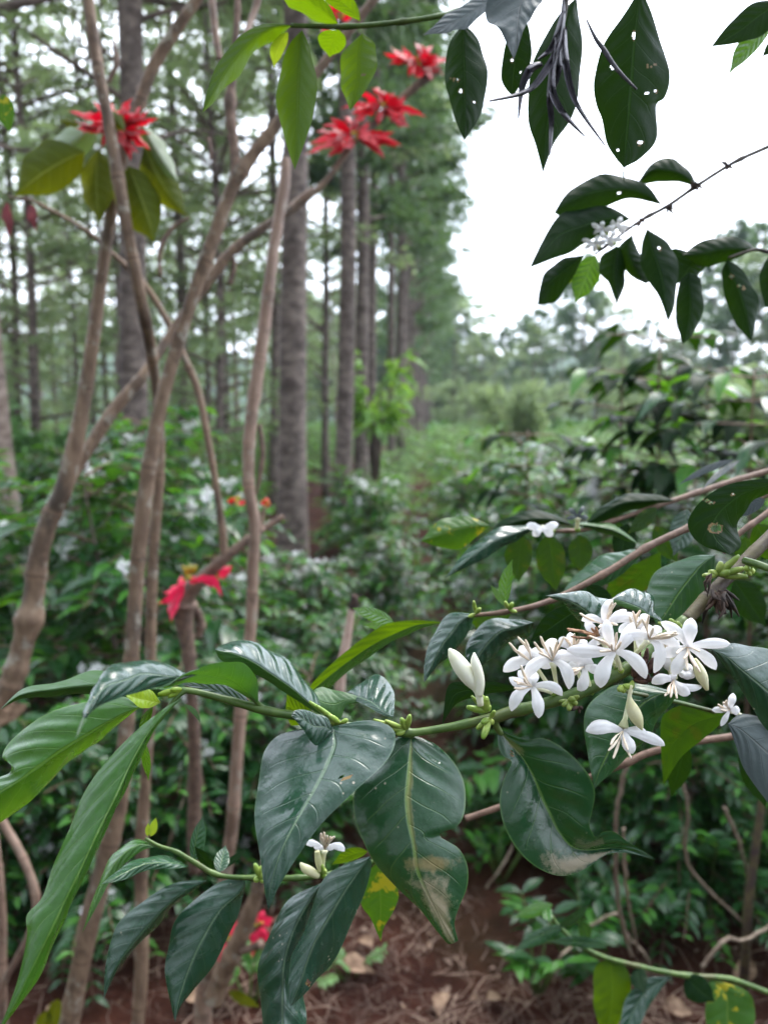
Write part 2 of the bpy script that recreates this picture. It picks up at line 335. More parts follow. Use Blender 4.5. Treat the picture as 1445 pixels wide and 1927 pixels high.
# ------------------------------------------------------------------ ground and hills
def soil_mat():
    m, nt = newmat('red_soil'); b = NB(nt)
    vec = b.n('ShaderNodeTexCoord').outputs['Object']
    n1 = b.noise(vec, 2.3, 6, .65); n2 = b.noise(vec, 26, 5, .7); n3 = b.noise(vec, .35, 3)
    c = b.mix(b.ss(n1, .35, .65), (.032, .010, .006), (.076, .025, .015))
    c = b.mix(b.m('MULTIPLY', b.ss(n2, .5, .75), .7), c, (.11, .052, .036))
    c = b.mix(b.m('MULTIPLY', b.ss(n3, .5, .62), .35), c, (.05, .07, .025))
    pr = b.n('ShaderNodeBsdfPrincipled'); b.set(pr.inputs['Base Color'], c); pr.inputs['Roughness'].default_value = .95
    pr.inputs['Specular IOR Level'].default_value = .15
    bp = b.n('ShaderNodeBump'); bp.inputs['Distance'].default_value = .05
    nt.links.new(b.m('ADD', n2, b.m('MULTIPLY', b.noise(vec, 90, 4, .7), .4)), bp.inputs['Height']); nt.links.new(bp.outputs[0], pr.inputs['Normal'])
    out = b.n('ShaderNodeOutputMaterial'); nt.links.new(pr.outputs[0], out.inputs['Surface']); return m
M['soil'] = soil_mat()
def axis(lo, hi, fine_lo, fine_hi, step, grow):
    xs = []; x = fine_lo
    while x <= fine_hi: xs.append(x); x += step
    s = step
    while xs[-1] < hi: s *= grow; xs.append(min(xs[-1] + s, hi))
    s = step; pre = []; x = fine_lo
    while x > lo: s *= grow; x = max(x - s, lo); pre.append(x)
    return pre[::-1] + xs
gx = axis(-420, 420, -2.5, 3.5, .07, 1.16); gy = axis(-30, 520, 1.2, 6.0, .07, 1.13)
mb = MB()
for y in gy:
    for x in gx: mb.vert((x, y, ground_z(x, y)))
W = len(gx)
for j in range(len(gy) - 1):
    for i in range(W - 1): mb.face((j * W + i, j * W + i + 1, (j + 1) * W + i + 1, (j + 1) * W + i))
tag(mb.build('ground', M['soil']), kind='structure')

M['hill'] = plain('wooded_hill', (.022, .045, .022), (.05, .085, .035), .12, .95, c3=(.035, .06, .035))
mb = MB(); NX, NY = 90, 14
for j in range(NY):
    for i in range(NX):
        x = -330 + 660 * i / (NX - 1); t = j / (NY - 1); y = 175 + 110 * t
        h = (19 + 9 * mnoise.noise(Vector((x * .012, 3, 0))) + 4 * mnoise.noise(Vector((x * .04, 7, 0))) + 7 * math.exp(-((x - 75) / 40) ** 2)
             + 12 * math.exp(-((x + 90) / 60) ** 2)) * math.sin(math.pi * min(t * .62, .5))
        mb.vert((x, y, h - 1.2 + .8 * mnoise.noise(Vector((x * .2, y * .2, 1)))))
for j in range(NY - 1):
    for i in range(NX - 1): mb.face((j * NX + i, j * NX + i + 1, (j + 1) * NX + i + 1, (j + 1) * NX + i))
tag(mb.build('hills', M['hill']), kind='structure')

# ------------------------------------------------------------------ silver oaks
def rdir():
    z = random.uniform(-1, 1); a = random.uniform(0, 2 * math.pi); s = math.sqrt(1 - z * z)
    return Vector((s * math.cos(a), s * math.sin(a), z))
def card(mb, c, d, n, L, W_, mi=0, droop=.15):
    """small leaf spray: a bent, pointed blade of two quads"""
    d = d.normalized(); s = d.cross(n)
    s = s.normalized() if s.length > 1e-3 else Vector((1, 0, 0))
    m1 = c + d * L * .5 + Vector((0, 0, -droop * L * .2)); e = c + d * L + Vector((0, 0, -droop * L))
    a0 = mb.vert(c - s * W_ * .15); a1 = mb.vert(c + s * W_ * .15); b0 = mb.vert(m1 - s * W_ * .5); b1 = mb.vert(m1 + s * W_ * .5)
    e0 = mb.vert(e)
    mb.face((a0, a1, b1, b0), [(0, .4), (0, .6), (.5, 1), (.5, 0)], mi); mb.face((b0, b1, e0), [(.5, 0), (.5, 1), (1, .5)], mi)
def trunk_mesh(name, h, r, lean, mat, seed):
    rs = random.getstate(); random.seed(seed); mb = MB(); pts = []; rad = []
    N = 34
    for i in range(N + 1):
        t = i / N; z = h * t - .15
        pts.append(Vector((lean[0] * t * h + .05 * math.sin(z * .7 + seed), lean[1] * t * h + .04 * math.sin(z * .5 + 2 * seed), z)))
        rad.append(r * (1 - .82 * t) * (1 + .35 * math.exp(-max(z, 0) * 3)) * random.uniform(.96, 1.05))
    tube(mb, pts, rad, 14, 0, True, .03)
    random.setstate(rs); return mb.mesh(name, mat)
def crown_mesh(name, z0, z1, rmax, nb, per, seed, mat, leafL=.19, gap=.0, lean=(0, 0), taper=.75):
    """ascending limbs with drooping feathery sprays spread along them"""
    rs = random.getstate(); random.seed(seed); mb = MB()
    for k in range(nb):
        t = (k + random.random()) / nb; t = t ** .85
        z = z0 + (z1 - z0) * t; az = random.uniform(0, 2 * math.pi)
        prof = (math.sin(math.pi * min(1, .18 + t * .82)) ** .7) if t < .6 else (1 - (t - .6) / .4) ** .8 * .93 + .08
        L = rmax * prof * random.uniform(.4, 1.3) * (1 + .25 * math.sin(z * 1.3 + seed * 2))
        rise = random.uniform(.1, .55) + t * .5
        o = Vector((lean[0] * z, lean[1] * z, z)); dr = Vector((math.cos(az), math.sin(az), 0)); pts = []
        for i in range(6):
            s = i / 5
            pts.append(o + dr * L * s + Vector((0, 0, rise * L * (s - .45 * s * s * s) * 1.0)) + rdir() * .06 * s)
        tube(mb, pts, [.028 * (1.15 - s / 5) * (L / 1.5) ** .5 for s in range(6)], 4, 1, False)
        if random.random() < gap: continue
        for q in range(int(per * (.4 + .6 * L / rmax))):
            s = random.uniform(.22, 1) ** .75; i = min(int(s * 5), 4); f = s * 5 - i
            c = pts[i].lerp(pts[i + 1], f)
            out = (dr * .9 + rdir() * 1.0 + Vector((0, 0, .1))).normalized()
            cc = c + rdir() * random.uniform(.0, .34) * (.4 + .6 * s)
            card(mb, cc, out, rdir(), leafL * random.uniform(.6, 1.35), leafL * random.uniform(.22, .42), 0, random.uniform(.0, .6))
    random.setstate(rs); return mb.mesh(name, [mat, M['limb']])
TR = [trunk_mesh('trunk', 17, .125, (.004, .002), M['bark'], 1), trunk_mesh('trunk', 17, .11, (-.006, .004), M['bark'], 2),
      trunk_mesh('trunk', 16, .115, (.008, -.003), M['barkpale'], 3), trunk_mesh('trunk', 15, .09, (-.003, .006), M['bark'], 4)]
CRN = [crown_mesh('crown', 4.6, 17.5, 1.8, 92, 165, 11, M['crown']), crown_mesh('crown', 5.0, 17.0, 1.65, 86, 160, 12, M['crown']),
       crown_mesh('crown', 3.6, 16.5, 2.1, 66, 72, 13, M['crown2'], gap=.1), crown_mesh('crown', 3.0, 15.5, 2.2, 58, 70, 14, M['crown2'], gap=.12),
       crown_mesh('crown', 1.7, 13.0, 2.3, 56, 80, 15, M['crown2'], gap=.1), crown_mesh('crown', 3.7, 16.5, 1.9, 84, 120, 16, M['crown'], gap=.05)]
FARC = [crown_mesh('crown', 1.6, 10.5, 2.6, 62, 60, 21, M['crown2'], leafL=.42), crown_mesh('crown', 2.6, 12.0, 2.4, 60, 60, 22, M['crown'], leafL=.42),
        crown_mesh('crown', 1.0, 7.5, 2.7, 56, 60, 23, M['crown2'], leafL=.4)]
def tree(x, y, ti, ci, label, group, name='silver_oak', sc=1.0, rot=None, sr=1.0, crowns=CRN):
    o = thing(name, (x, y, ground_z(x, y)), label, 'tree', group)
    link('trunk', TR[ti], o); link('crown', crowns[ci], o)
    o.scale = (sc * sr, sc * sr, sc); o.rotation_euler.z = random.uniform(0, 6.28) if rot is None else rot
    return o
g_row = 'silver oaks in the central row'
# the central row runs away from the camera
ROW = [(560, 6.9, 0, 0, 'stout banded grey-brown silver oak trunk rising behind the pinkish cane, nearest of the central row', 1.05),
       (647, 9.6, 1, 1, 'tall straight silver oak trunk, second of the central row behind the coffee bushes', 1.05),
       (684, 12.0, 0, 0, 'dark silver oak trunk beside the bright green sapling, third of the central row', .95),
       (735, 17.0, 3, 1, 'slim pale silver oak trunk just right of the bright green sapling', 1.05)]
for px, d, ti, ci, lab, s in ROW:
    tree((px - 722.5) / FPX * d, d, ti, ci, lab, g_row, sc=s, rot=.3 * d)
for px, d in ((703, 14.4), (752, 19.5), (762, 22), (771, 25), (778, 28), (785, 31.5), (791, 35), (796, 39), (801, 44), (805, 50), (810, 57), (815, 65), (819, 74)):
    tree((px - 722.5) / FPX * d, d, random.choice([0, 1, 3]), random.choice([0, 1, 5]) if d < 24 else 5, 'slim silver oak in the far end of the central row where trunks crowd together', 'far silver oaks of the central row', sr=random.uniform(.85, 1.1), sc=random.uniform(.95, 1.08))
# left forest
NEARL = [(14, 6.0, 2, 3, 'pale leaning silver oak trunk at the left edge behind the knuckled cane', 1.0, .0),
         (268, 6.6, 0, 2, 'dark silver oak trunk standing behind the crossing grey canes', 1.0, .0),
         (518, 12.5, 1, 2, 'thin silver oak trunk just left of the stout banded trunk', .8, 0),
         (45, 13.0, 3, 3, 'thin dark silver oak trunk right of the pale leaning trunk', .85, 0),
         (345, 13.5, 1, 2, 'grey silver oak trunk half hidden between the tall cane and the thin arching cane', .9, 0),
         (185, 15.5, 3, 3, 'slender grey trunk seen between the left canes', .9, 0),
         (425, 17.0, 1, 4, 'slender pale trunk in the gap left of the pinkish cane', .9, 0),
         (615, 15.0, 3, 4, 'slender trunk in the gap between the two nearest trunks of the central row', .9, 0)]
for px, d, ti, ci, lab, s, l in NEARL:
    o = tree((px - 722.5) / FPX * d, d, ti, ci, lab, 'silver oaks standing left of the central row', sc=s)
    if px == 14: o.rotation_euler = (0, R(-1.5), .4)
random.seed(31)
placed = []
while len(placed) < 15:
    d = random.uniform(14, 62); px = random.uniform(-160, 640); x = (px - 722.5) / FPX * d
    if any((x - a) ** 2 + (d - c) ** 2 < 5.5 for a, c in placed): continue
    if x > -1.16 + .054 * d - 1.5: continue
    placed.append((x, d))
    tree(x, d, random.choice([2, 2, 3]), random.choice([2, 3, 3, 4, 4]), 'hazy silver oak deep in the wood on the left', 'silver oaks deep in the left wood', sc=random.uniform(.7, 1.05), sr=random.uniform(.9, 1.2))
for px, d in ((75, 11), (150, 17), (235, 12.5), (330, 20), (395, 14), (470, 22), (30, 19), (575, 26), (110, 25), (-40, 12), (205, 19), (290, 28), (500, 31), (420, 11), (140, 30), (365, 34)):
    tree((px - 722.5) / FPX * d, d, 3, 4, 'young silver oak with a low pale crown between the taller trunks', 'young silver oaks with low crowns in the left wood', sc=random.uniform(.5, .8), sr=1.2)
# unseen trees added behind the photographer, continuing the wood, to keep skylight off leaf fronts
for x, y in ((-3.2, -3.5), (-.6, -4.2), (2.2, -3.6), (4.6, -5), (-5.5, -5.5), (.8, -7), (-2.5, -8), (3.6, -8.5), (-6, -1), (6.5, -2.5), (-1.3, -2.4)):
    tree(x, y, random.randrange(4), random.choice([2, 3, 4]), 'unseen silver oak added behind the viewpoint to block light', 'unseen silver oaks added behind the viewpoint', sc=random.uniform(.8, 1))
# tree line across the field on the right
random.seed(45)
LINE = [(905, 62, 0, .78), (950, 70, 1, .80), (1000, 58, 0, .80), (1040, 66, 1, 1.12), (1090, 60, 1, 1.15), (1125, 64, 0, 1.12), (1165, 72, 2, 1.1), (1215, 70, 1, .85),
        (1255, 58, 0, .72), (1330, 60, 1, 1.15), (1370, 55, 1, 1.25), (1415, 58, 1, 1.3), (1470, 52, 0, 1.3), (870, 78, 1, .9), (985, 80, 1, 1.0), (1150, 82, 0, .95), (1290, 84, 1, .9), (1520, 60, 1, 1.2)]
for px, d, ci, s in LINE:
    tree((px - 722.5) / FPX * d, d, random.choice([1, 3]), ci, 'hazy tree in the line beyond the coffee field', 'trees beyond the coffee field', name='distant_tree', sc=s, sr=random.uniform(.9, 1.2), crowns=FARC)
for k in range(22):
    px = 545 + 15 * k + random.uniform(-8, 8); d = random.uniform(66, 92)
    tree((px - 722.5) / FPX * d, d, 3, k % 3, 'pale hazy tree far behind the central row of trunks', 'far trees behind the central row', name='distant_tree', sc=random.uniform(.9, 1.4), sr=random.uniform(1.1, 1.5), crowns=FARC)
for k in range(15):
    px = 840 + 44 * k + random.uniform(-14, 14); d = random.uniform(38, 58)
    tree((px - 722.5) / FPX * d, d, 3, 2, 'low rounded tree in front of the hazy tree line', 'low trees before the tree line', name='distant_tree', sc=random.uniform(.34, .6), sr=random.uniform(1.2, 1.6), crowns=FARC)

def shrub(name, x, y, h, r, n, mat, label, cat, leafL, group=None, seed=0, stemh=.0, z0=.15):
    random.seed(seed); o = thing(name, (x, y, ground_z(x, y)), label, cat, group); mb = MB(); st = MB()
    for k in range(int(9 + 7 * r)):
        a = random.uniform(0, 6.28); L = r * random.uniform(.4, 1); zt = h * random.uniform(.55, 1)
        p = [Vector((0, 0, 0)), Vector((math.cos(a) * L * .25, math.sin(a) * L * .25, max(zt * .5, stemh))), Vector((math.cos(a) * L * .7, math.sin(a) * L * .7, zt * .85)), Vector((math.cos(a) * L, math.sin(a) * L, zt))]
        tube(st, p, [.02, .015, .009, .004], 5, 0)
        for q in range(n):
            s = random.uniform(.9, 3); i = min(int(s), 2); c = p[i].lerp(p[i + 1], s - i) + rdir() * .16 * r
            if c.z < z0: continue
            card(mb, c, rdir() + Vector((math.cos(a), math.sin(a), .2)), rdir(), leafL * random.uniform(.6, 1.3), leafL * random.uniform(.25, .45), 0, .3)
    link('stem', st.mesh('stem', M['limb']), o); link('foliage', mb.mesh('foliage', mat), o); return o
sx = (705 - 722.5) / FPX * 10.6
o = shrub('sapling', sx, 10.6, 2.55, .42, 30, M['fern'], 'bright yellow-green feathery sapling growing beside the dark trunk', 'sapling', .24, seed=3, stemh=1.5, z0=1.45)
shrub('bush', 7.1, 13.5, 2.6, 1.5, 190, M['crown2'], 'large pale green bush at the right edge beyond the coffee shoots', 'bush', .2, seed=4)
shrub('bush', -4.9, 10.2, 1.75, .9, 120, M['weed'], 'grassy green bush beside the pale leaning trunk', 'bush', .3, seed=5)
shrub('bush', 3.5, 21, 2.6, 1.1, 120, M['crown2'], 'small pale bush out in the coffee field', 'bush', .22, seed=6)

# ------------------------------------------------------------------ coffee bushes
def blade(mb, c, d, nrm, L, W_, droop, mi=0, fold=.25, seg=4):
    d = d.normalized(); s = d.cross(nrm); s = s.normalized() if s.length > 1e-3 else Vector((1, 0, 0)); n = s.cross(d)
    prof = [.06, .78, 1, .62, .0] if seg == 4 else [.1, 1, 0]
    prev = None
    for i in range(seg + 1):
        t = i / seg; p = c + d * L * t + Vector((0, 0, -droop * L * t * t)); wd = W_ * .5 * prof[i]
        e = n * wd * fold
        row = (mb.vert(p - s * wd + e), mb.vert(p), mb.vert(p + s * wd + e))
        if prev:
            t0 = (i - 1) / seg
            mb.face((prev[0], prev[1], row[1], row[0]), [(t0, 0), (t0, .5), (t, .5), (t, 0)], mi)
            mb.face((prev[1], prev[2], row[2], row[1]), [(t0, .5), (t0, 1), (t, 1), (t, .5)], mi)
        prev = row
def coffee_bush_meshes(seed, h, r, nbr, leafL, seg=4, young=.12, node=.055):
    random.seed(seed); lf = MB(); st = MB(); spots = []
    stems = [(Vector((random.uniform(-.12, .12), random.uniform(-.12, .12), 0)), Vector((random.uniform(-.16, .16), random.uniform(-.16, .16), 1))) for _ in range(3)]
    for b0, dv in stems:
        tube(st, [b0 + dv * h * t * .96 - Vector((0, 0, .05)) for t in (0, .25, .5, .75, 1)], [.017, .015, .012, .008, .004], 7, 0)
    for k in range(nbr):
        b0, dv = random.choice(stems); t = .08 + .9 * (k / nbr) ** .9; o = b0 + dv * h * t; az = k * 2.4 + random.uniform(-.4, .4)
        L = r * (1.05 - .62 * t ** 2) * random.uniform(.6, 1.15)
        dr = Vector((math.cos(az), math.sin(az), random.uniform(.05, .6) * (.4 + t))); dr.normalize()
        side = dr.cross(Vector((0, 0, 1))).normalized(); sag = random.uniform(.15, .55)
        pt = lambda s: o + dr * L * s + Vector((0, 0, -sag * L * s * s))
        tube(st, [pt(s) for s in (0, .33, .66, 1)], [.006, .005, .004, .002], 4, 1, False)
        nn = max(3, int(L / node))
        for q in range(nn):
            s = .16 + .84 * (q + .5) / nn; c = pt(s)
            tip = s > .86
            for sg in (-1, 1):
                if random.random() < .1: continue
                ld = dr * random.uniform(.35, .9) + side * sg * random.uniform(.6, 1) + Vector((0, 0, random.uniform(-.35, .25)))
                l = leafL * random.uniform(.65, 1.2) * (.7 if tip else 1)
                mi = 1 if (random.random() < (young * 4 if tip else young)) else 0
                blade(lf, c, ld, Vector((0, 0, 1)) + rdir() * .35, l, l * random.uniform(.36, .46), random.uniform(.1, .65), mi, random.uniform(.1, .45), seg)
            if .2 < s < .85: spots.append(c)
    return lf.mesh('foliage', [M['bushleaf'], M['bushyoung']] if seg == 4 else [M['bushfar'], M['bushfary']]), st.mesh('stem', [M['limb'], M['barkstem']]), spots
def blossom_mesh(seed, n=9):
    random.seed(seed); mb = MB()
    for k in range(n):
        c = rdir() * random.uniform(.004, .038); ax = (rdir() + Vector((0, 0, .8))).normalized(); a = ax.orthogonal().normalized(); b2 = ax.cross(a)
        for q in range(5):
            an = 2 * math.pi * q / 5; d = a * math.cos(an) + b2 * math.sin(an); s = ax.cross(d)
            r = .013
            i0 = mb.vert(c); i1 = mb.vert(c + d * r * .6 + s * .0032 + ax * .002); i2 = mb.vert(c + d * r); i3 = mb.vert(c + d * r * .6 - s * .0032 + ax * .002)
            mb.face((i0, i1, i2, i3))
    return mb.mesh('blossom_cluster', M['blossom'])
BLS = [blossom_mesh(71, 22), blossom_mesh(72, 30), blossom_mesh(73, 14)]
NB_ = [coffee_bush_meshes(51, 1.35, .82, 84, .14, 4, .16, .062), coffee_bush_meshes(52, 1.25, .88, 88, .12), coffee_bush_meshes(53, 1.45, .78, 80, .15, 4, .18, .065), coffee_bush_meshes(54, 1.15, .82, 80, .115),
       coffee_bush_meshes(55, 1.62, .8, 62, .15, 4, .1, .075)]
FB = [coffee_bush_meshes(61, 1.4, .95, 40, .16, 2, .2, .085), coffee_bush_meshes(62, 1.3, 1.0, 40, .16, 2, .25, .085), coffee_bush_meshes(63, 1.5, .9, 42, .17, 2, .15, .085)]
def bush(x, y, vi, label, group, nbl=0, far=False, sc=1.0, rot=None, seed=0, sz=1.0):
    lf, st, spots = (FB if far else NB_)[vi]
    o = thing('coffee_bush', (x, y, ground_z(x, y)), label, 'coffee bush', group)
    link('foliage', lf, o); link('stem', st, o)
    rr = random.Random(seed)
    for p in rr.sample(spots, min(int(nbl * 1.5), len(spots))):
        c = link('blossom_cluster', rr.choice(BLS), o, p + Vector((0, 0, .01))); c.scale = [rr.uniform(.9, 1.9)] * 3
    o.scale = (sc, sc, sc * sz); o.rotation_euler.z = rr.uniform(0, 6.28) if rot is None else rot
    return o
g_l = 'flowering coffee bushes behind the canes'; g_r = 'coffee bushes right of the path'
NEAR = [(-1.02, 3.15, 0, 'bushy coffee shrub with scattered white blossom directly behind the tall grey canes', g_l, 30, 1.0),
        (-1.95, 3.2, 1, 'coffee shrub with white blossom at the left edge behind the knuckled cane', g_l, 22, 1.0),
        (-.42, 3.75, 3, 'low coffee shrub with white blossom below the cut cane stub, beside the path', g_l, 24, .70),
        (-1.55, 4.6, 2, 'tall coffee shrub with large white blossom sprays behind the thin arching cane', g_l, 26, 1.05),
        (-1.3, 5.5, 1, 'coffee shrub left of the foot of the stout banded trunk', g_l, 26, .85),
        (-2.75, 4.7, 3, 'coffee shrub between the pale leaning trunk and the grey canes', g_l, 18, 1.0),
        (-.15, 6.3, 2, 'coffee shrub dotted with white blossom right of the stout banded trunk', g_l, 28, .68),
        (.95, 2.95, 0, 'dark coffee shrub on the right of the path under the flowering branch', g_r, 12, .95),
        (1.72, 2.7, 2, 'dark coffee shrub at the right edge with bare lower stems', g_r, 6, 1.0),
        (1.0, 4.2, 1, 'coffee shrub on the right of the path behind the middle twig', g_r, 10, .95),
        (1.95, 4.0, 2, 'coffee shrub with glossy leaves below the tall leafy shoot', g_r, 8, .9),
        (2.9, 4.1, 0, 'coffee shrub at the far right behind the pale grey leaves', g_r, 8, .8),
        (1.30, 3.35, 4, 'tall dark large-leaved coffee shrub on the right behind the middle twigs', g_r, 5, .76),
        (2.35, 3.2, 4, 'tall dark coffee shrub behind the chewed dark leaf', g_r, 4, .74),
        (.98, 2.28, 3, 'small low coffee shrub under the curled leaf', g_r, 5, .5), (1.62, 2.15, 1, 'low coffee shrub in the right undergrowth below the hanging flower', g_r, 4, .55),
        (.62, 3.5, 1, 'low dark coffee shrub in the shade beside the path', g_r, 6, .62),
        (-.62, 2.45, 3, 'low coffee shrub with white blossom between the canes and the path', g_l, 14, .6),
        (-1.25, 2.3, 0, 'low coffee shrub behind the long bright hanging leaf', g_l, 14, .55),
        (.02, 4.75, 3, 'coffee shrub crowding the path from the left behind the cut cane stub', g_l, 14, .68),
        (-.88, 2.2, 3, 'knee-high coffee shrub between the two pairs of grey canes', g_l, 10, .5), (-.36, 2.55, 0, 'knee-high coffee shrub behind the low green twig', g_l, 10, .5),
        (-1.42, 2.15, 1, 'knee-high coffee shrub at the lower left edge', g_l, 10, .5), (-.12, 3.0, 1, 'knee-high coffee shrub behind the big grey-green leaf', g_l, 10, .55),
        (.95, 7.2, 1, 'coffee shrub at the pale end of the path', g_r, 8, .9),
        (1.15, 5.8, 3, 'coffee shrub beside the bright end of the path', g_r, 8, 1.1)]
for k, (x, y, vi, lab, grp, nbl, s) in enumerate(NEAR): bush(x, y, vi, lab, grp, nbl, False, s, seed=100 + k)
random.seed(77); n = 0
rows_ = [(-9.6, 0), (-7.4, .6), (-5.2, .3), (-3.1, .8), (-.95, .0), (1.05, .4), (3.2, .2), (5.4, .7), (7.7, .1), (10.0, .5), (12.4, .2)]
for x0, ph in rows_:
    y = 5.9 + ph
    while y < 40:
        x = x0 * (.72 if abs(x0) < 1.2 and y > 8 else 1) + .054 * y + random.uniform(-.15, .15); px = 722.5 + FPX * x / y
        taken = any((x - a[0]) ** 2 + (y - a[1]) ** 2 < 1.1 for a in NEAR)
        low = .68 if x0 == -.95 and y < 18 else 1
        if x0 == -.95 and y < 7.4: taken = True
        if -120 < px < 1560 and not taken:
            far = y > 9
            bush(x, y, random.randrange(3), ('coffee bush in the rows under the silver oaks on the left' if x0 < 0 else 'coffee bush in the open rows on the right, lit pale green'),
                 'coffee bushes in the left rows' if x0 < 0 else 'coffee bushes in the right rows', 8 if y < 9 else (4 if y < 15 else 0), far, random.uniform(.78, .98) * low, seed=300 + n); n += 1
        y += (1.25 if y < 14 else 1.6 if y < 25 else 2.3) * random.uniform(.9, 1.1)
for k, (x, y) in enumerate(((-1.3, -1.2), (.2, -1.7), (1.5, -1.1), (-2.6, -.4), (2.7, -.2), (2.3, 1.0), (-2.4, 1.2))):  # unseen bushes added around the camera to darken the leaf fronts
    bush(x, y, k % 4, 'unseen coffee bush added behind the viewpoint to block light', 'unseen coffee bushes added behind the viewpoint', 0, seed=700 + k)
# the far field reads as one green mass
random.seed(91); mb = MB()
for k in range(5200):
    y = 40 + 75 * random.random() ** .8; px = random.uniform(-100, 1550); x = (px - 722.5) / FPX * y
    r = random.uniform(.5, .95); z = ground_z(x, y)
    for q in range(9):
        c = Vector((x, y, z)) + Vector((random.gauss(0, r * .5), random.gauss(0, r * .5), random.uniform(.1, 1.3)))
        card(mb, c, rdir(), rdir(), .5, .3, 0, .3)
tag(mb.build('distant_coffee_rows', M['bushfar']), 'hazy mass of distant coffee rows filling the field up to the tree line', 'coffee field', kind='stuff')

# tall leafy coffee shoot on the right
def shoot(px, d, ztop, seed, label, nl, sp_=.27):
    random.seed(seed); x = (px - 722.5) / FPX * d; o = thing('coffee_shoot', (x, d, ground_z(x, d)), label, 'coffee shoot', 'leafy coffee shoots on the right')
    st = MB(); pts = [Vector((x + .02 * math.sin(t * 5), d, ztop * t)) for t in [i / 10 for i in range(11)]]
    tube(st, pts, [.010 - .007 * i / 10 for i in range(11)], 7)
    k = 0
    for q in range(nl):
        t = .985 - sp_ * q / nl; c = Vector((x + .02 * math.sin(t * 5), d, ztop * t)); az = q * 1.57 + random.uniform(-.3, .3)
        L = random.uniform(.16, .36) * (1.3 - .8 * (t - .5) * 1.6)
        for sg in (0, math.pi):
            dr = Vector((math.cos(az + sg), math.sin(az + sg) * .7, random.uniform(.1, .4))).normalized()
            e = [c + dr * L * s + Vector((0, 0, -.25 * L * s * s)) for s in (0, .5, 1)]
            tube(st, e, [.004, .003, .002], 4, 0, False)
            for j in range(max(2, int(L / .085))):
                s = .3 + .7 * (j + .5) / max(2, int(L / .085)); pc = c + dr * L * s + Vector((0, 0, -.25 * L * s * s)); sd_ = dr.cross(Vector((0, 0, 1)))
                for g in (-1, 1):
                    lb = MB(); l = random.uniform(.12, .165)
                    blade(lb, pc, dr * .6 + sd_ * g * .8 + Vector((0, 0, random.uniform(-.2, .15))), Vector((0, 0, 1)) + rdir() * .25, l, l * .4, random.uniform(.3, .8), 0, .3)
                    if k < 98: lb.build('leaf', random.choice([M['shade'], M['shade'], M['shade'], M['dark'], M['bushyoung']]), o)
                    k += 1
    st.build('stem', M['barkstem'], o); return o
shoot(1243, 2.75, 1.80, 5, 'tall upright coffee shoot with an orange leaf against the pale field', 8, .3)
shoot(1420, 2.5, 1.66, 6, 'coffee shoot with arching leaf pairs near the right edge', 6)
shoot(1175, 2.9, 1.70, 9, 'dark leafy coffee shoot just left of the tallest one', 7, .28)
shoot(1335, 2.8, 1.70, 10, 'dark coffee shoot with drooping leaves just right of the tallest one', 7, .26)
shoot(1000, 3.3, 1.46, 8, 'short coffee shoot with bright leaf tips beside the path', 6)
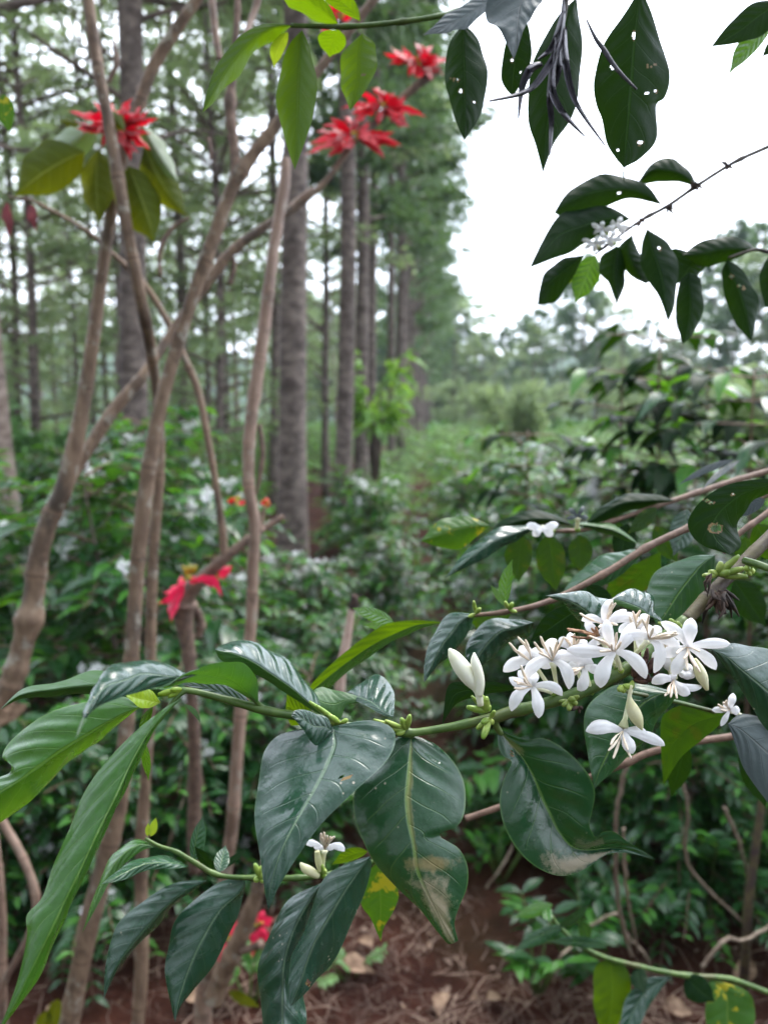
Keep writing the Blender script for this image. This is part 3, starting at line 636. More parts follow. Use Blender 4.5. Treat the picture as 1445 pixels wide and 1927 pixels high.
# ------------------------------------------------------------------ traced leaves
def rows_leaf(parent, mat, rows, d=(.45, .45), dA=.0, dB=.0, arc=.0, bulge=.05, holes=(), matB=None, under=False, nu=40, nv=8, name='leaf', label=None, wave=.05, quilt=.02, nlat=7, curl=0):
    """lamina lofted through rows of (edge, midrib, edge); d = depth at base and tip, dA/dB = how much farther the widest edge lies"""
    rws = []
    for r in rows:
        rws.append((r[0], r[1]) * 3 if len(r) == 2 else r)
    n = len(rws); cum = [0.0]
    for a, b in zip(rws, rws[1:]): cum.append(cum[-1] + max(math.hypot(a[2] - b[2], a[3] - b[3]), 2.0))
    hw = [max(math.hypot(r[0] - r[2], r[1] - r[3]), math.hypot(r[4] - r[2], r[5] - r[3])) for r in rws]; hm = max(max(hw), 1)
    tot = cum[-1]; grid = []; ph = random.uniform(0, 6.28)
    for k in range(nu + 1):
        u = k / nu; L = u * tot; i = 0
        while i < n - 2 and cum[i + 1] < L: i += 1
        t = i + (L - cum[i]) / (cum[i + 1] - cum[i])
        r = crom(rws, t); wf = min(1.3, max(math.hypot(r[0] - r[2], r[1] - r[3]), math.hypot(r[4] - r[2], r[5] - r[3])) / hm)
        dd = d[0] + (d[1] - d[0]) * u + arc * 4 * u * (1 - u)
        A = P(r[0], r[1], dd + dA * wf); Mi = P(r[2], r[3], dd); B = P(r[4], r[5], dd + dB * wf)
        grid.append((u, A, Mi, B, r))
    mb = MB(); idx = []; pix = []
    for k, (u, A, Mi, B, r) in enumerate(grid):
        T = grid[min(k + 1, nu)][2] - grid[max(k - 1, 0)][2]
        row = []
        for j in range(-nv, nv + 1):
            E = A if j < 0 else B; s = abs(j) / nv
            q = Mi.lerp(E, s); V = E - Mi; nn = V.cross(T)
            if j < 0: nn = -nn
            if nn.length > 1e-9:
                nn.normalize()
                if nn.dot(CAM - Mi) < 0: nn = -nn
                h = V.length
                q = q + nn * h * (bulge * math.sin(math.pi * s) + quilt * math.sin(2 * math.pi * nlat * (u - .22 * s)) * s * (1 - s) * 2.2
                                  + wave * math.sin(u * 17 + ph + (j > 0) * 2) * s * s + curl * s ** 3)
            row.append(mb.vert(q))
        idx.append(row)
    for k in range(nu):
        for j in range(2 * nv):
            us = (grid[k][0], grid[k + 1][0]); vs = (j / (2 * nv), (j + 1) / (2 * nv))
            if holes:
                c = (Vector(mb.v[idx[k][j]]) + Vector(mb.v[idx[k + 1][j + 1]])) * .5; dv = c - CAM; z = dv.dot(CF)
                px = 722.5 + FPX * dv.dot(CR_) / z; py = 963.5 - FPX * dv.dot(CU) / z
                hr = min(((px - a) / (rx * .68)) ** 2 + ((py - b_) / (ry * .68)) ** 2 + .35 * math.sin(px * 1.7 + py * 2.3) for a, b_, rx, ry in holes)
                if hr < 1: continue
                rim = hr < 2.3
            else: rim = False
            f = (idx[k][j], idx[k][j + 1], idx[k + 1][j + 1], idx[k + 1][j]); uvs = [(us[0], vs[0]), (us[0], vs[1]), (us[1], vs[1]), (us[1], vs[0])]
            mb.face(f, uvs, (2 if matB else 1) if rim else 1 if (matB and j >= nv) else 0)
    # which side faces the camera
    mid = grid[nu // 2]; fn = (mid[3] - mid[1]).cross(grid[min(nu // 2 + 2, nu)][2] - mid[2])
    flip = (fn.dot(CAM - mid[2]) < 0) != under
    if flip:
        mb.f = [t[::-1] for t in mb.f]; uv2 = []; o = 0
        for t in mb.f: uv2 += mb.uv[o:o + len(t)][::-1]; o += len(t)
        mb.uv = uv2
    ob = mb.build(name, [mat] + ([matB] if matB else []) + ([M['holeedge']] if holes else []), parent)
    if label: ob['label'] = label
    return ob
def cprof(u): 
    f = math.sin(math.pi * min(1, u) ** .82) ** .85
    k = max(0, min(1, (u - .72) / .28)); return f * (1 - .5 * k * k * (3 - 2 * k))
def pleaf(parent, mat, base, tip, wA, wB, bend=0, rag=.0, sh=None, **kw):
    """leaf from base and tip pixels, half widths in pixels and a sideways bend"""
    dx, dy = tip[0] - base[0], tip[1] - base[1]; L = math.hypot(dx, dy); nx, ny = -dy / L, dx / L; rows = [tuple(base)]
    N = 8
    for i in range(1, N):
        u = i / N; b = bend * 4 * u * (1 - u); mx_, my_ = base[0] + dx * u + nx * b, base[1] + dy * u + ny * b
        f = cprof(u); a = wA * f * (1 + random.uniform(-rag, rag)); c = wB * f * (1 + random.uniform(-rag, rag))
        rows.append((mx_ + nx * a, my_ + ny * a, mx_, my_, mx_ - nx * c, my_ - ny * c))
    rows.append(tuple(tip))
    kw.setdefault('nu', 26); kw.setdefault('nv', 6)
    return rows_leaf(parent, mat, rows, **kw)
def stem_part(parent, mat, px, n=40, seg=10, name='stem', **kw):
    mb = MB(); ptube(mb, px, n, seg, **kw); return mb.build(name, mat, parent)
def bud_part(parent, px, py, d, spec, mat='calyx', name='bud'):
    """cluster of spindles; spec = list of (tip dx, tip dy, radius px)"""
    mb = MB(); c = P(px, py, d)
    for dx, dy, r in spec:
        e = P(px + dx, py + dy, d - .004 + random.uniform(-.004, .004)); blob(mb, c, e - c, (e - c).length, r * d / FPX, 0, 7, 7, .2)
    return mb.build(name, M[mat], parent)

def petal(parent, c, tip, d, dz, wpx, mid=(0, 0), mat='petal', lift=.004, seg=12, w0=.3):
    """strap shaped petal with a rounded tip from centre pixel c to tip pixel; mid bends it sideways in pixels"""
    mb = MB(); C0 = P(c[0], c[1], d); T = P(tip[0], tip[1], d + dz)
    mpx = ((c[0] + tip[0]) / 2 + mid[0], (c[1] + tip[1]) / 2 + mid[1]); Mi = P(mpx[0], mpx[1], d + dz * .4 - lift)
    idx = []; L = (T - C0).length; view = (CAM - C0).normalized(); ns = 4
    for i in range(seg + 1):
        t = i / seg; p = C0 * (1 - t) ** 2 + (2 * Mi - (C0 + T) * .5) * (2 * t * (1 - t)) + T * t * t
        t2 = min(1, t + .02); t1 = max(0, t - .02)
        f = lambda q: C0 * (1 - q) ** 2 + (2 * Mi - (C0 + T) * .5) * (2 * q * (1 - q)) + T * q * q
        tn = (f(t2) - f(t1)).normalized(); s = tn.cross(view)
        s = s.normalized() if s.length > 1e-3 else Vector((1, 0, 0)); n = s.cross(tn)
        wd = wpx * d / FPX * (w0 + (1 - w0) * min(1, t / .55) ** .9) * ((max(0, 1 - ((t - .6) / .405) ** 2)) ** .62 if t > .6 else 1)
        wd = max(wd, wpx * d / FPX * .12) * random.uniform(.97, 1.03)
        row = []
        for j in range(-ns, ns + 1):
            q = j / ns; row.append(mb.vert(p + s * wd * q - n * wd * .42 * (1 - q * q) * (.5 + .5 * t) * -1 + n * wd * .10 * math.exp(-(q / .2) ** 2) * -1))
        idx.append(row)
    for a, b in zip(idx, idx[1:]):
        for j in range(2 * ns): mb.face((a[j], a[j + 1], b[j + 1], b[j]))
    return mb.build('petal', M[mat], parent)
def flower(parent, c, d, petals, stam=(), tube_to=None, w=14, mat='petal', st='stamen', tr=(4.5, 7), label=None):
    w = w * .71
    """petals: (tip x, tip y, dz, width scale, mid dx, mid dy); stam: tips; tube_to = pixel and depth of the tube's foot"""
    mb = MB(); foot = P(*tube_to) if tube_to else P(c[0] + 6, c[1] + 14, d + .012); C = P(c[0], c[1], d)
    pts = [foot.lerp(C, t) for t in (0, .25, .5, .75, .93)]
    tube(mb, pts, [tr[0] * d / FPX * k for k in (1, .85, .9, 1.05, tr[1] / tr[0])], 10, 0)
    blob(mb, foot - (C - foot).normalized() * .003, C - foot, .006, 6 * d / FPX, 1, 8, 5)
    f = mb.build('flower', [M['tubecol'], M['calyx']], parent)
    if label: f['label'] = label
    for p in petals:
        tx, ty, dz = p[0], p[1], p[2]; ws = p[3] if len(p) > 3 else 1; md = (p[4], p[5]) if len(p) > 5 else (0, 0)
        petal(f, c, (tx, ty), d, dz, w * ws, md, mat)
    for s in stam:
        mb = MB(); e = P(s[0], s[1], d - .012 if len(s) < 3 else d + s[2]); a = P(c[0], c[1], d - .001); ex = (e - a)
        bend = rdir() * ex.length * .06
        pts = [a, a + ex * .35 + bend, a + ex * .42 + bend * 1.05, a + ex * .7 + bend * .9, a + ex * .95, e]; r = d / FPX
        tube(mb, pts, [1.1 * r, 1.1 * r, 2.1 * r, 2.9 * r, 2.0 * r, .6 * r], 6, 0)
        mb.build('stamen', M[st], f)
    return f

def branch(px, py, d, label, group=None):
    return thing('coffee_branch', P(px, py, d), label, 'coffee branch', group)
GB = 'leafy coffee branches in the foreground'

# ------------------------------------------------------------------ the flowering branch in focus
b0 = branch(1500, 960, .52, 'sharp green coffee branch with a cluster of open white flowers and big dark leaves', GB)
mb = MB()
ptube(mb, [(1520, 940, .53, 12.0), (1445, 1013, .51, 12.0), (1375, 1080, .495, 12.0), (1330, 1125, .485, 12.8), (1290, 1168, .475, 12.0)], 30, 12, .028, .12, 0)
ptube(mb, [(1290, 1168, .475, 12.9), (1245, 1205, .47, 12.9), (1200, 1243, .462, 12.0), (1150, 1275, .456, 12.0), (1080, 1308, .453, 11.2), (1010, 1328, .45, 10.8), (958, 1341, .45, 11.2), (925, 1352, .45, 10.3), (860, 1366, .45, 8.2), (785, 1378, .447, 7.3), (760, 1378, .447, 8.6), (700, 1374, .445, 6.9), (632, 1362, .442, 7.7), (560, 1348, .44, 7.3), (500, 1337, .438, 8.6), (420, 1315, .435, 6.9), (350, 1299, .43, 6.0), (305, 1306, .43, 4.3)], 90, 12, .034, .14, 1)
mb.build('stem', [M['purplestem'], M['greenstem']], b0)
# big leaves hanging below the branch
rows_leaf(b0, M['blue'], [(628, 1367), (572, 1370, 629, 1385, 690, 1356), (528, 1382, 630, 1402, 733, 1368), (503, 1410, 620, 1430, 744, 1394), (489, 1450, 600, 1472, 722, 1437), (481, 1505, 574, 1518, 660, 1497), (481, 1550, 550, 1560, 607, 1548), (487, 1600, 528, 1607, 560, 1612), (496, 1660, 510, 1665, 523, 1672), (505, 1714)],
          d=(.435, .375), dA=.022, dB=.008, arc=-.012, bulge=.04, nu=56, nv=12, label='large grey-green leaf with its tip nearest the camera', holes=[(646, 1463, 13, 3.2)], wave=.03)
rows_leaf(b0, M['blue'], [(627, 1378), (617, 1352, 612, 1368, 610, 1396), (592, 1342, 590, 1366, 592, 1402), (570, 1335, 568, 1352, 574, 1378), (553, 1338, 553, 1346, 556, 1356), (548, 1347)], d=(.432, .418), dA=.004, dB=.0, nu=24, nv=8, name='leaf_fold', bulge=.12)
rows_leaf(b0, M['dust2'], [(774, 1383), (738, 1392, 773, 1400, 815, 1398), (705, 1440, 771, 1430, 847, 1427), (675, 1475, 769, 1465, 868, 1458), (664, 1508, 766, 1500, 876, 1490), (667, 1540, 769, 1540, 873, 1530), (676, 1567, 774, 1566, 858, 1556), (684, 1584, 778, 1583, 826, 1572), (692, 1600, 780, 1600, 862, 1596), (710, 1630, 784, 1634, 880, 1630), (747, 1672, 797, 1668, 879, 1668), (790, 1712, 815, 1704, 864, 1705), (822, 1752, 834, 1742, 855, 1738), (842, 1776, 850, 1776, 862, 1770)],
          d=(.45, .425), dA=.010, dB=.006, arc=-.016, bulge=.07, nu=70, nv=12, nlat=7, quilt=.03, label='large dark leaf with a notched edge and tan dust near its tip', wave=.02)
rows_leaf(b0, M['dust3'], [(936, 1371), (936, 1398, 950, 1388, 962, 1381), (944, 1420, 968, 1408, 992, 1392), (962, 1434, 985, 1430, 1022, 1390), (950, 1462, 1000, 1455, 1056, 1406), (941, 1497, 1012, 1482, 1088, 1433), (942, 1530, 1022, 1507, 1109, 1460), (951, 1562, 1035, 1532, 1119, 1492), (968, 1592, 1046, 1556, 1113, 1530), (990, 1617, 1058, 1573, 1108, 1552), (1018, 1637, 1070, 1588, 1115, 1570), (1050, 1648, 1088, 1597, 1122, 1575), (1084, 1643, 1110, 1599, 1134, 1565), (1115, 1626, 1135, 1597, 1155, 1565), (1145, 1607, 1160, 1596, 1178, 1582), (1185, 1606, 1195, 1602, 1205, 1599), (1234, 1618)],
          d=(.452, .44), dA=-.010, dB=-.012, arc=.004, bulge=.09, nu=80, nv=12, nlat=8, quilt=.03, label='curled dark glossy leaf with a hooked tip and brown dust patches', wave=.02, holes=[(963, 1418, 2.2, 8)])
mb = MB(); ptube(mb, [(930, 1352, .45, 8), (934, 1368, .451, 7), (944, 1382, .452, 5)], 8, 8); mb.build('petiole', M['greenstem'], b0)
mb = MB(); ptube(mb, [(772, 1376, .447, 8), (774, 1386, .449, 6)], 4, 8); mb.build('petiole', M['greenstem'], b0)
mb = MB(); ptube(mb, [(630, 1362, .442, 6), (628, 1372, .437, 5)], 4, 8); mb.build('petiole', M['greenstem'], b0)
mb = MB(); ptube(mb, [(500, 1337, .438, 6), (487, 1325, .437, 5), (470, 1310, .43, 3)], 8, 8); mb.build('petiole', M['greenstem'], b0)
mb = MB(); ptube(mb, [(350, 1299, .43, 6), (335, 1310, .428, 5), (312, 1338, .424, 4)], 8, 8); mb.build('petiole', M['greenstem'], b0)
# upper left leaves
rows_leaf(b0, M['under'], [(487, 1326), (485, 1288, 468, 1306, 444, 1298), (478, 1268, 440, 1282, 415, 1288), (455, 1247, 408, 1274, 385, 1284), (420, 1245, 376, 1268, 350, 1286), (385, 1255, 350, 1270, 325, 1290), (350, 1268, 330, 1280, 305, 1295), (318, 1290, 308, 1294, 292, 1299)], d=(.437, .36), dA=.006, dB=.012, bulge=.1, nu=40, nv=10, label='dark underside of a twisted leaf')
rows_leaf(b0, M['blue'], [(372, 1270), (350, 1266, 340, 1274, 325, 1285), (322, 1255, 312, 1272, 298, 1293), (275, 1240, 268, 1268, 262, 1303), (238, 1245, 236, 1280, 228, 1312), (205, 1258, 204, 1290, 190, 1328), (183, 1290, 178, 1315, 167, 1348), (168, 1330, 162, 1345, 150, 1370), (142, 1392)], d=(.385, .29), dA=.02, dB=-.004, bulge=.10, nu=48, nv=10, label='pale glossy leaf reaching out of focus towards the camera')
rows_leaf(b0, M['blue'], [(607, 1346), (600, 1322, 592, 1332, 586, 1336), (588, 1294, 570, 1313, 560, 1319), (562, 1266, 545, 1292, 532, 1300), (526, 1233, 510, 1268, 498, 1279), (493, 1212, 475, 1245, 462, 1260), (443, 1208, 440, 1230, 432, 1250), (415, 1214, 418, 1226, 413, 1240), (405, 1222)], d=(.446, .42), dA=.03, dB=.004, bulge=.06, matB=M['under'], nu=44, nv=10, label='grey leaf arched over the branch with a dark folded rim')
rows_leaf(b0, M['under'], [(350, 1302), (260, 1275, 260, 1295, 260, 1318), (180, 1266, 180, 1290, 170, 1308), (100, 1283, 100, 1298, 100, 1310), (40, 1300, 40, 1308, 40, 1316), (0, 1336)], d=(.435, .46), dA=.03, dB=.01, bulge=.05, label='dark green leaf pointing left, seen edge-on')
rows_leaf(b0, M['bright'], [(264, 1330), (234, 1311, 232, 1344, 235, 1352), (175, 1318, 195, 1364, 207, 1374), (105, 1338, 154, 1389, 180, 1401), (55, 1365, 115, 1413, 140, 1427), (15, 1397, 80, 1438, 105, 1458), (4, 1424, 58, 1453, 82, 1480), (20, 1438, 40, 1466, 60, 1504), (18, 1456, 20, 1478, 35, 1525), (-30, 1475, -20, 1502, -5, 1556), (-80, 1515, -75, 1535, -60, 1585), (-120, 1590)],
          d=(.425, .40), dA=.012, dB=.024, bulge=.09, nu=64, nv=12, nlat=7, quilt=.06, label='broad bright green leaf with a bitten edge at the left', wave=.04)
rows_leaf(b0, M['bright'], [(346, 1311), (305, 1336, 312, 1340, 320, 1338), (250, 1380, 277, 1384, 289, 1376), (200, 1435, 247, 1437, 258, 1438), (160, 1495, 219, 1498, 230, 1498), (132, 1555, 188, 1560, 202, 1556), (102, 1620, 158, 1625, 175, 1610), (82, 1688, 125, 1692, 142, 1682), (54, 1722, 108, 1728, 124, 1728), (52, 1760, 85, 1775, 102, 1779), (38, 1825, 55, 1835, 76, 1837), (22, 1880, 32, 1884, 42, 1884), (-6, 1948)],
          d=(.425, .36), dA=.008, dB=.018, arc=-.01, bulge=.08, nu=70, nv=12, nlat=8, quilt=.06, label='long bright green leaf hanging down at the left', wave=.05)
rows_leaf(b0, M['lime'], [(303, 1322), (285, 1299, 276, 1318, 282, 1332), (262, 1292, 252, 1312, 264, 1331), (245, 1298, 240, 1307, 248, 1320), (233, 1306)], d=(.43, .41), dA=.004, bulge=.08, nu=22, label='small yellow-green new leaf at the branch tip')
mb = MB(); c = P(345, 1298, .43)
for e, r in (((300, 1306), 7), ((318, 1312), 5), ((322, 1298), 6)): q = P(e[0], e[1], .425); blob(mb, c, q - c, (q - c).length * 1.05, r * .43 / FPX, 0, 8, 7)
mb.build('bud', M['lime'], b0)
pleaf(b0, M['bright'], (288, 1330), (268, 1400), 9, 8, 6, d=(.44, .45), label='narrow young leaf')
pleaf(b0, M['bright'], (268, 1392), (280, 1470), 9, 8, -2, d=(.45, .46))
pleaf(b0, M['under'], (345, 1325), (378, 1362), 5, 5, -6, d=(.44, .43))
pleaf(b0, M['blue'], (480, 1334), (330, 1283), 15, 12, 8, d=(.445, .50), label='leaf half hidden behind the twisted leaf')
pleaf(b0, M['blue'], (470, 1332), (385, 1262), 24, 10, -10, d=(.46, .52))
rows_leaf(b0, M['blue'], [(740, 1350), (742, 1328, 722, 1340, 716, 1344), (741, 1303, 705, 1326, 692, 1329), (728, 1279, 690, 1318, 678, 1323), (703, 1272, 672, 1311, 664, 1316), (672, 1288, 660, 1305, 655, 1309), (650, 1306)], d=(.447, .49), dA=.02, bulge=.08, nu=30, label='small grey leaf standing up behind the branch')
rows_leaf(b0, M['under'], [(694, 1322), (672, 1310, 672, 1318, 674, 1323), (648, 1303, 650, 1318, 651, 1328), (622, 1296, 630, 1325, 641, 1352), (604, 1294, 610, 1322, 622, 1351), (592, 1298, 596, 1316, 606, 1336), (590, 1312)], d=(.48, .47), dA=.01, bulge=.08, nu=30)
rows_leaf(b0, M['backlit'], [(592, 1345), (575, 1325, 570, 1340, 575, 1362), (552, 1312, 552, 1335, 555, 1365), (541, 1306, 541, 1330, 545, 1362), (538, 1340)], d=(.46, .47), nu=20)
# node bud clusters
bud_part(b0, 765, 1374, .446, [(-55, -8, 5), (-40, -18, 5), (-62, -20, 4), (-10, -22, 6), (6, -28, 6), (-28, -2, 6), (-20, 8, 6)])
bud_part(b0, 640, 1362, .44, [(-58, -42, 5), (-44, -34, 5), (-20, -16, 6), (14, -8, 5), (-30, -8, 6)])
bud_part(b0, 922, 1352, .447, [(-8, 18, 6), (-26, 20, 6), (-14, 38, 7), (-3, 10, 7), (8, -14, 5), (4, 12, 6), (-16, 8, 6)])
bud_part(b0, 915, 1340, .447, [(-37, -10, 6.5), (-24, -8, 7), (-28, -30, 4.5), (0, -28, 7), (-12, -34, 8), (6, -12, 6)])
bud_part(b0, 1072, 1318, .446, [(-14, 10, 6), (6, -3, 7), (12, 6, 7), (-2, 18, 6.5), (-20, 2, 4), (16, -8, 5)], 'berry')
bud_part(b0, 1088, 1330, .446, [(8, 4, 4), (-14, 6, 4), (2, 12, 3)], 'driedfl')
bud_part(b0, 1170, 1290, .45, [(-6, 10, 6), (22, 4, 6), (4, 14, 6)], 'calyx')
bud_part(b0, 1272, 1180, .465, [(-22, -8, 6), (-12, -14, 6), (-34, -8, 5), (2, -8, 7), (8, -2, 7), (-6, 8, 6)], 'berry')
bud_part(b0, 1350, 1083, .488, [(-16, -8, 7), (6, -26, 7), (30, -30, 7), (48, -14, 7), (56, 2, 7), (24, -8, 8), (-28, 0, 6), (40, -38, 6)], 'berry')
bud_part(b0, 1405, 1072, .49, [(10, -14, 7), (14, 4, 7), (6, 12, 6), (0, -4, 7)], 'calyx')
mb = MB(); random.seed(12)
for k in range(34):
    a = P(1352 + random.uniform(-14, 14), 1118 + random.uniform(-12, 10), .482 + random.uniform(-.01, .006)); e = a + P(1352 + random.uniform(-24, 34), 1135 + random.uniform(-8, 30), .48 + random.uniform(-.012, .01)) - P(1352, 1118, .482)
    tube(mb, [a, a.lerp(e, .5) + rdir() * .0025, e], [.0009, .0013, .0004], 5)
for k in range(6):
    a = P(1338, 1080, .48); e = P(1326 + random.uniform(-8, 6), 1095 + random.uniform(0, 40), .478); tube(mb, [a, a.lerp(e, .5) + rdir() * .003, e], [.0005, .0006, .0003], 5)
mb.build('withered_flowers', M['driedfl'], b0)
mb = MB(); random.seed(13)
for k in range(26):
    a = P(1205 + random.uniform(-20, 25), 1272 + random.uniform(-14, 12), .452); e = a + (P(1205 + random.uniform(-10, 45), 1272 + random.uniform(-50, 8), .448) - P(1205, 1272, .452))
    blob(mb, a, e - a, (e - a).length * random.uniform(.5, 1), .0016, 0, 5, 5)
mb.build('dried_calyx', M['drybrown'], b0)

# open flowers (each petal and stamen its own piece)
random.seed(21)
flower(b0, (1138, 1176), .447, [(1152, 1128, -.004, .95, -6, -2), (1178, 1148, .004, .9), (1094, 1168, -.002, .85, 0, -8), (1203, 1168, .002, 1.0, 4, -10), (1120, 1215, .004, .9)],
       [(1090, 1154), (1152, 1131), (1158, 1134), (1126, 1180, -.016), (1150, 1150), (1162, 1176)], (1170, 1262, .458), st='stamen', label='open white flower at the top of the cluster')
flower(b0, (1076, 1226), .456, [(1050, 1206, .004, 1.0, 0, -6), (1072, 1190, .002, .9), (1104, 1206, .0, 1.0), (1104, 1246, -.002, 1.0, 4, -4), (1056, 1252, -.004, 1.1, 0, -4)], [(1062, 1200), (1080, 1192), (1092, 1198), (1070, 1208)], (1096, 1292, .456))
flower(b0, (1196, 1184), .452, [(1180, 1152, .002, 1.0), (1216, 1156, .0, .9, 4, -4), (1232, 1194, .002, 1.0, 0, -6), (1204, 1224, -.004, 1.1, 6, -4), (1164, 1190, .002, 1.0, 0, -6)], [(1190, 1150), (1204, 1148), (1210, 1164), (1184, 1160)], (1196, 1244, .458))
flower(b0, (1254, 1226), .454, [(1236, 1202, .002, 1.0), (1276, 1206, .0, 1.0), (1284, 1240, .002, 1.0), (1258, 1262, -.004, 1.1), (1226, 1240, .002, 1.0)], [(1250, 1196), (1262, 1198), (1270, 1212)], (1236, 1252, .46))
flower(b0, (1128, 1196), .444, [(1100, 1172, .004, .9), (1100, 1230, .002, .8), (1150, 1172, .0, .9)], [(1096, 1190), (1104, 1198), (1112, 1182), (1120, 1180), (1068, 1186), (1073, 1198), (1066, 1183)], (1160, 1258, .458), st='brownsta', label='open flower with browned anthers')
flower(b0, (1001, 1245), .452, [(947, 1264, -.004, 1.2, 0, -8), (978, 1216, .004, 1.35), (1010, 1226, .004, 1.3), (1040, 1252, .004, 1.0)], [(957, 1209), (974, 1198), (988, 1203), (972, 1224)], (1032, 1290, .452), label='open white flower at the left of the cluster')
flower(b0, (1098, 1254), .449, [(1086, 1298, -.006, 1.15, 6, 6), (1130, 1262, .0, 1.0), (1072, 1226, .004, 1.1), (1108, 1222, .006, 1.0), (1062, 1252, .004, .9)], [(1070, 1268), (1074, 1272), (1068, 1260), (1082, 1264)], (1112, 1300, .453), w=13)
flower(b0, (1039, 1243), .440, [(987, 1278, -.006, 1.15, -4, -12), (1070, 1297, -.008, 1.15, 10, -10), (1116, 1249, -.002, 1.0, 2, -10), (1046, 1203, .008, 1.25, -8, -2), (1000, 1222, .010, 1.1), (1068, 1226, .006, 1.0)],
       [(1004, 1208), (1016, 1197), (1034, 1216, -.02), (1048, 1206), (1061, 1198), (1013, 1228)], (1048, 1300, .452), label='open white flower with upright cream stamens facing the camera')
flower(b0, (1001, 1292), .436, [(962, 1338, -.004, 1.1, -6, -8), (1013, 1351, -.008, 1.15, 4, -2), (1057, 1309, -.002, .95, 6, -10), (958, 1275, .006, .95, 0, 4), (1003, 1262, .010, 1.15), (975, 1262, .008, 1.0)],
       [(966, 1280), (979, 1252), (967, 1295), (985, 1276), (972, 1286)], (1040, 1304, .45), label='lowest open flower of the cluster, facing left')
flower(b0, (1156, 1226), .434, [(1130, 1294, -.006, 1.35, -8, 0), (1214, 1277, -.008, 1.2, 8, -10), (1066, 1222, -.002, 1.2, 0, 2), (1141, 1166, -.004, 1.0, -4, 0), (1190, 1172, .004, 1.15, 4, 4)],
       [(1122, 1202), (1108, 1196), (1160, 1190), (1150, 1212, -.02), (1168, 1208), (1128, 1226)], (1168, 1262, .45), w=15, label='large star-shaped white flower in the middle of the cluster')
flower(b0, (1221, 1203), .438, [(1166, 1205, -.004, 1.1, 4, -10), (1230, 1266, -.006, 1.1, 16, -8), (1244, 1190, .004, .9, 0, -10), (1277, 1220, -.002, 1.0, 4, -8), (1212, 1178, .006, 1.0)],
       [(1207, 1164), (1220, 1157), (1229, 1181), (1273, 1189), (1268, 1192), (1276, 1193), (1262, 1196)], (1188, 1238, .45), label='white flower with forked upright stamens')
flower(b0, (1293, 1218), .436, [(1300, 1163, -.002, 1.35), (1373, 1212, -.004, 1.0, 0, -4), (1346, 1260, .002, 1.1, 6, -4), (1243, 1171, .002, 1.1, 6, -4), (1266, 1270, -.004, 1.15, -2, 2), (1242, 1232, .006, 1.1)],
       [(1272, 1230), (1293, 1262), (1317, 1266), (1316, 1226), (1308, 1256), (1286, 1240)], (1260, 1244, .452), label='right-most wide open flower with spread petals')
flower(b0, (1267, 1280), .444, [(1226, 1286, -.004, 1.0, 0, -6), (1298, 1305, -.004, 1.05, -2, 4), (1321, 1291, .002, .7, -2, 8), (1262, 1268, .004, .9)], [(1250, 1310), (1261, 1313), (1273, 1315), (1256, 1306)], (1262, 1232, .45), tr=(6, 8), label='drooping flower under the right end of the cluster')
flower(b0, (1288, 1262), .45, [(1306, 1274, 0, .9), (1280, 1274, 0, .9), (1296, 1278, -.003, .9), (1300, 1252, .003, .9)], [], (1284, 1232, .452), mat='petal')
flower(b0, (1171, 1376), .440, [(1102, 1376, -.005, 1.2, 0, -7), (1108, 1366, .004, 1.0, 0, -6), (1250, 1403, -.004, 1.05, 4, -4), (1216, 1378, .006, .85, 0, -2), (1190, 1418, -.01, 1.2, 0, 0)],
       [(1144, 1413), (1153, 1428), (1187, 1428), (1148, 1402), (1181, 1412)], (1188, 1290, .45), tr=(4.5, 11), label='single flower hanging upside down below the branch')
flower(b0, (1373, 1335), .53, [(1379, 1305, 0, .8), (1391, 1338, 0, 1.0), (1339, 1336, -.004, .7), (1356, 1366, -.004, .6), (1362, 1322, .004, .7)], [(1350, 1326), (1360, 1322), (1366, 1318), (1356, 1336)], (1400, 1350, .54), w=12, label='small blurred flower at the right above the grey leaf')
def closed_bud(parent, pts, rads, d, mat, label=None, name='flower_bud'):
    mb = MB(); s = spline([(a, b, r) for (a, b), r in zip(pts, rads)], 16); w3 = [P(a, b, d) for a, b, r in s]
    tube(mb, w3, [max(r, .4) * d / FPX for a, b, r in s], 12); o = mb.build(name, M[mat], parent)
    if label: o['label'] = label
    return o
closed_bud(b0, [(904, 1328), (899, 1300), (885, 1278), (868, 1255), (853, 1233), (845, 1221)], [6, 8, 15, 16, 11, 2.5], .440, 'bud', 'fat creamy flower bud standing on the left end of the branch')
closed_bud(b0, [(902, 1310), (903, 1285), (898, 1262), (893, 1243), (892, 1228)], [6, 9, 10, 8, 1.5], .437, 'bud', 'slimmer creamy flower bud beside the fat one')
closed_bud(b0, [(1188, 1290), (1184, 1312), (1190, 1335), (1199, 1355), (1208, 1374)], [2.5, 4, 12, 11, 1.5], .437, 'wilt', 'pale yellow bud hanging beside the upside-down flower')
closed_bud(b0, [(1306, 1240), (1313, 1256), (1320, 1274), (1330, 1299)], [4, 9, 11, 3], .445, 'wilt', 'wilting yellowish bud')
closed_bud(b0, [(1266, 1236), (1264, 1256), (1268, 1278)], [8, 10, 6], .452, 'wilt')

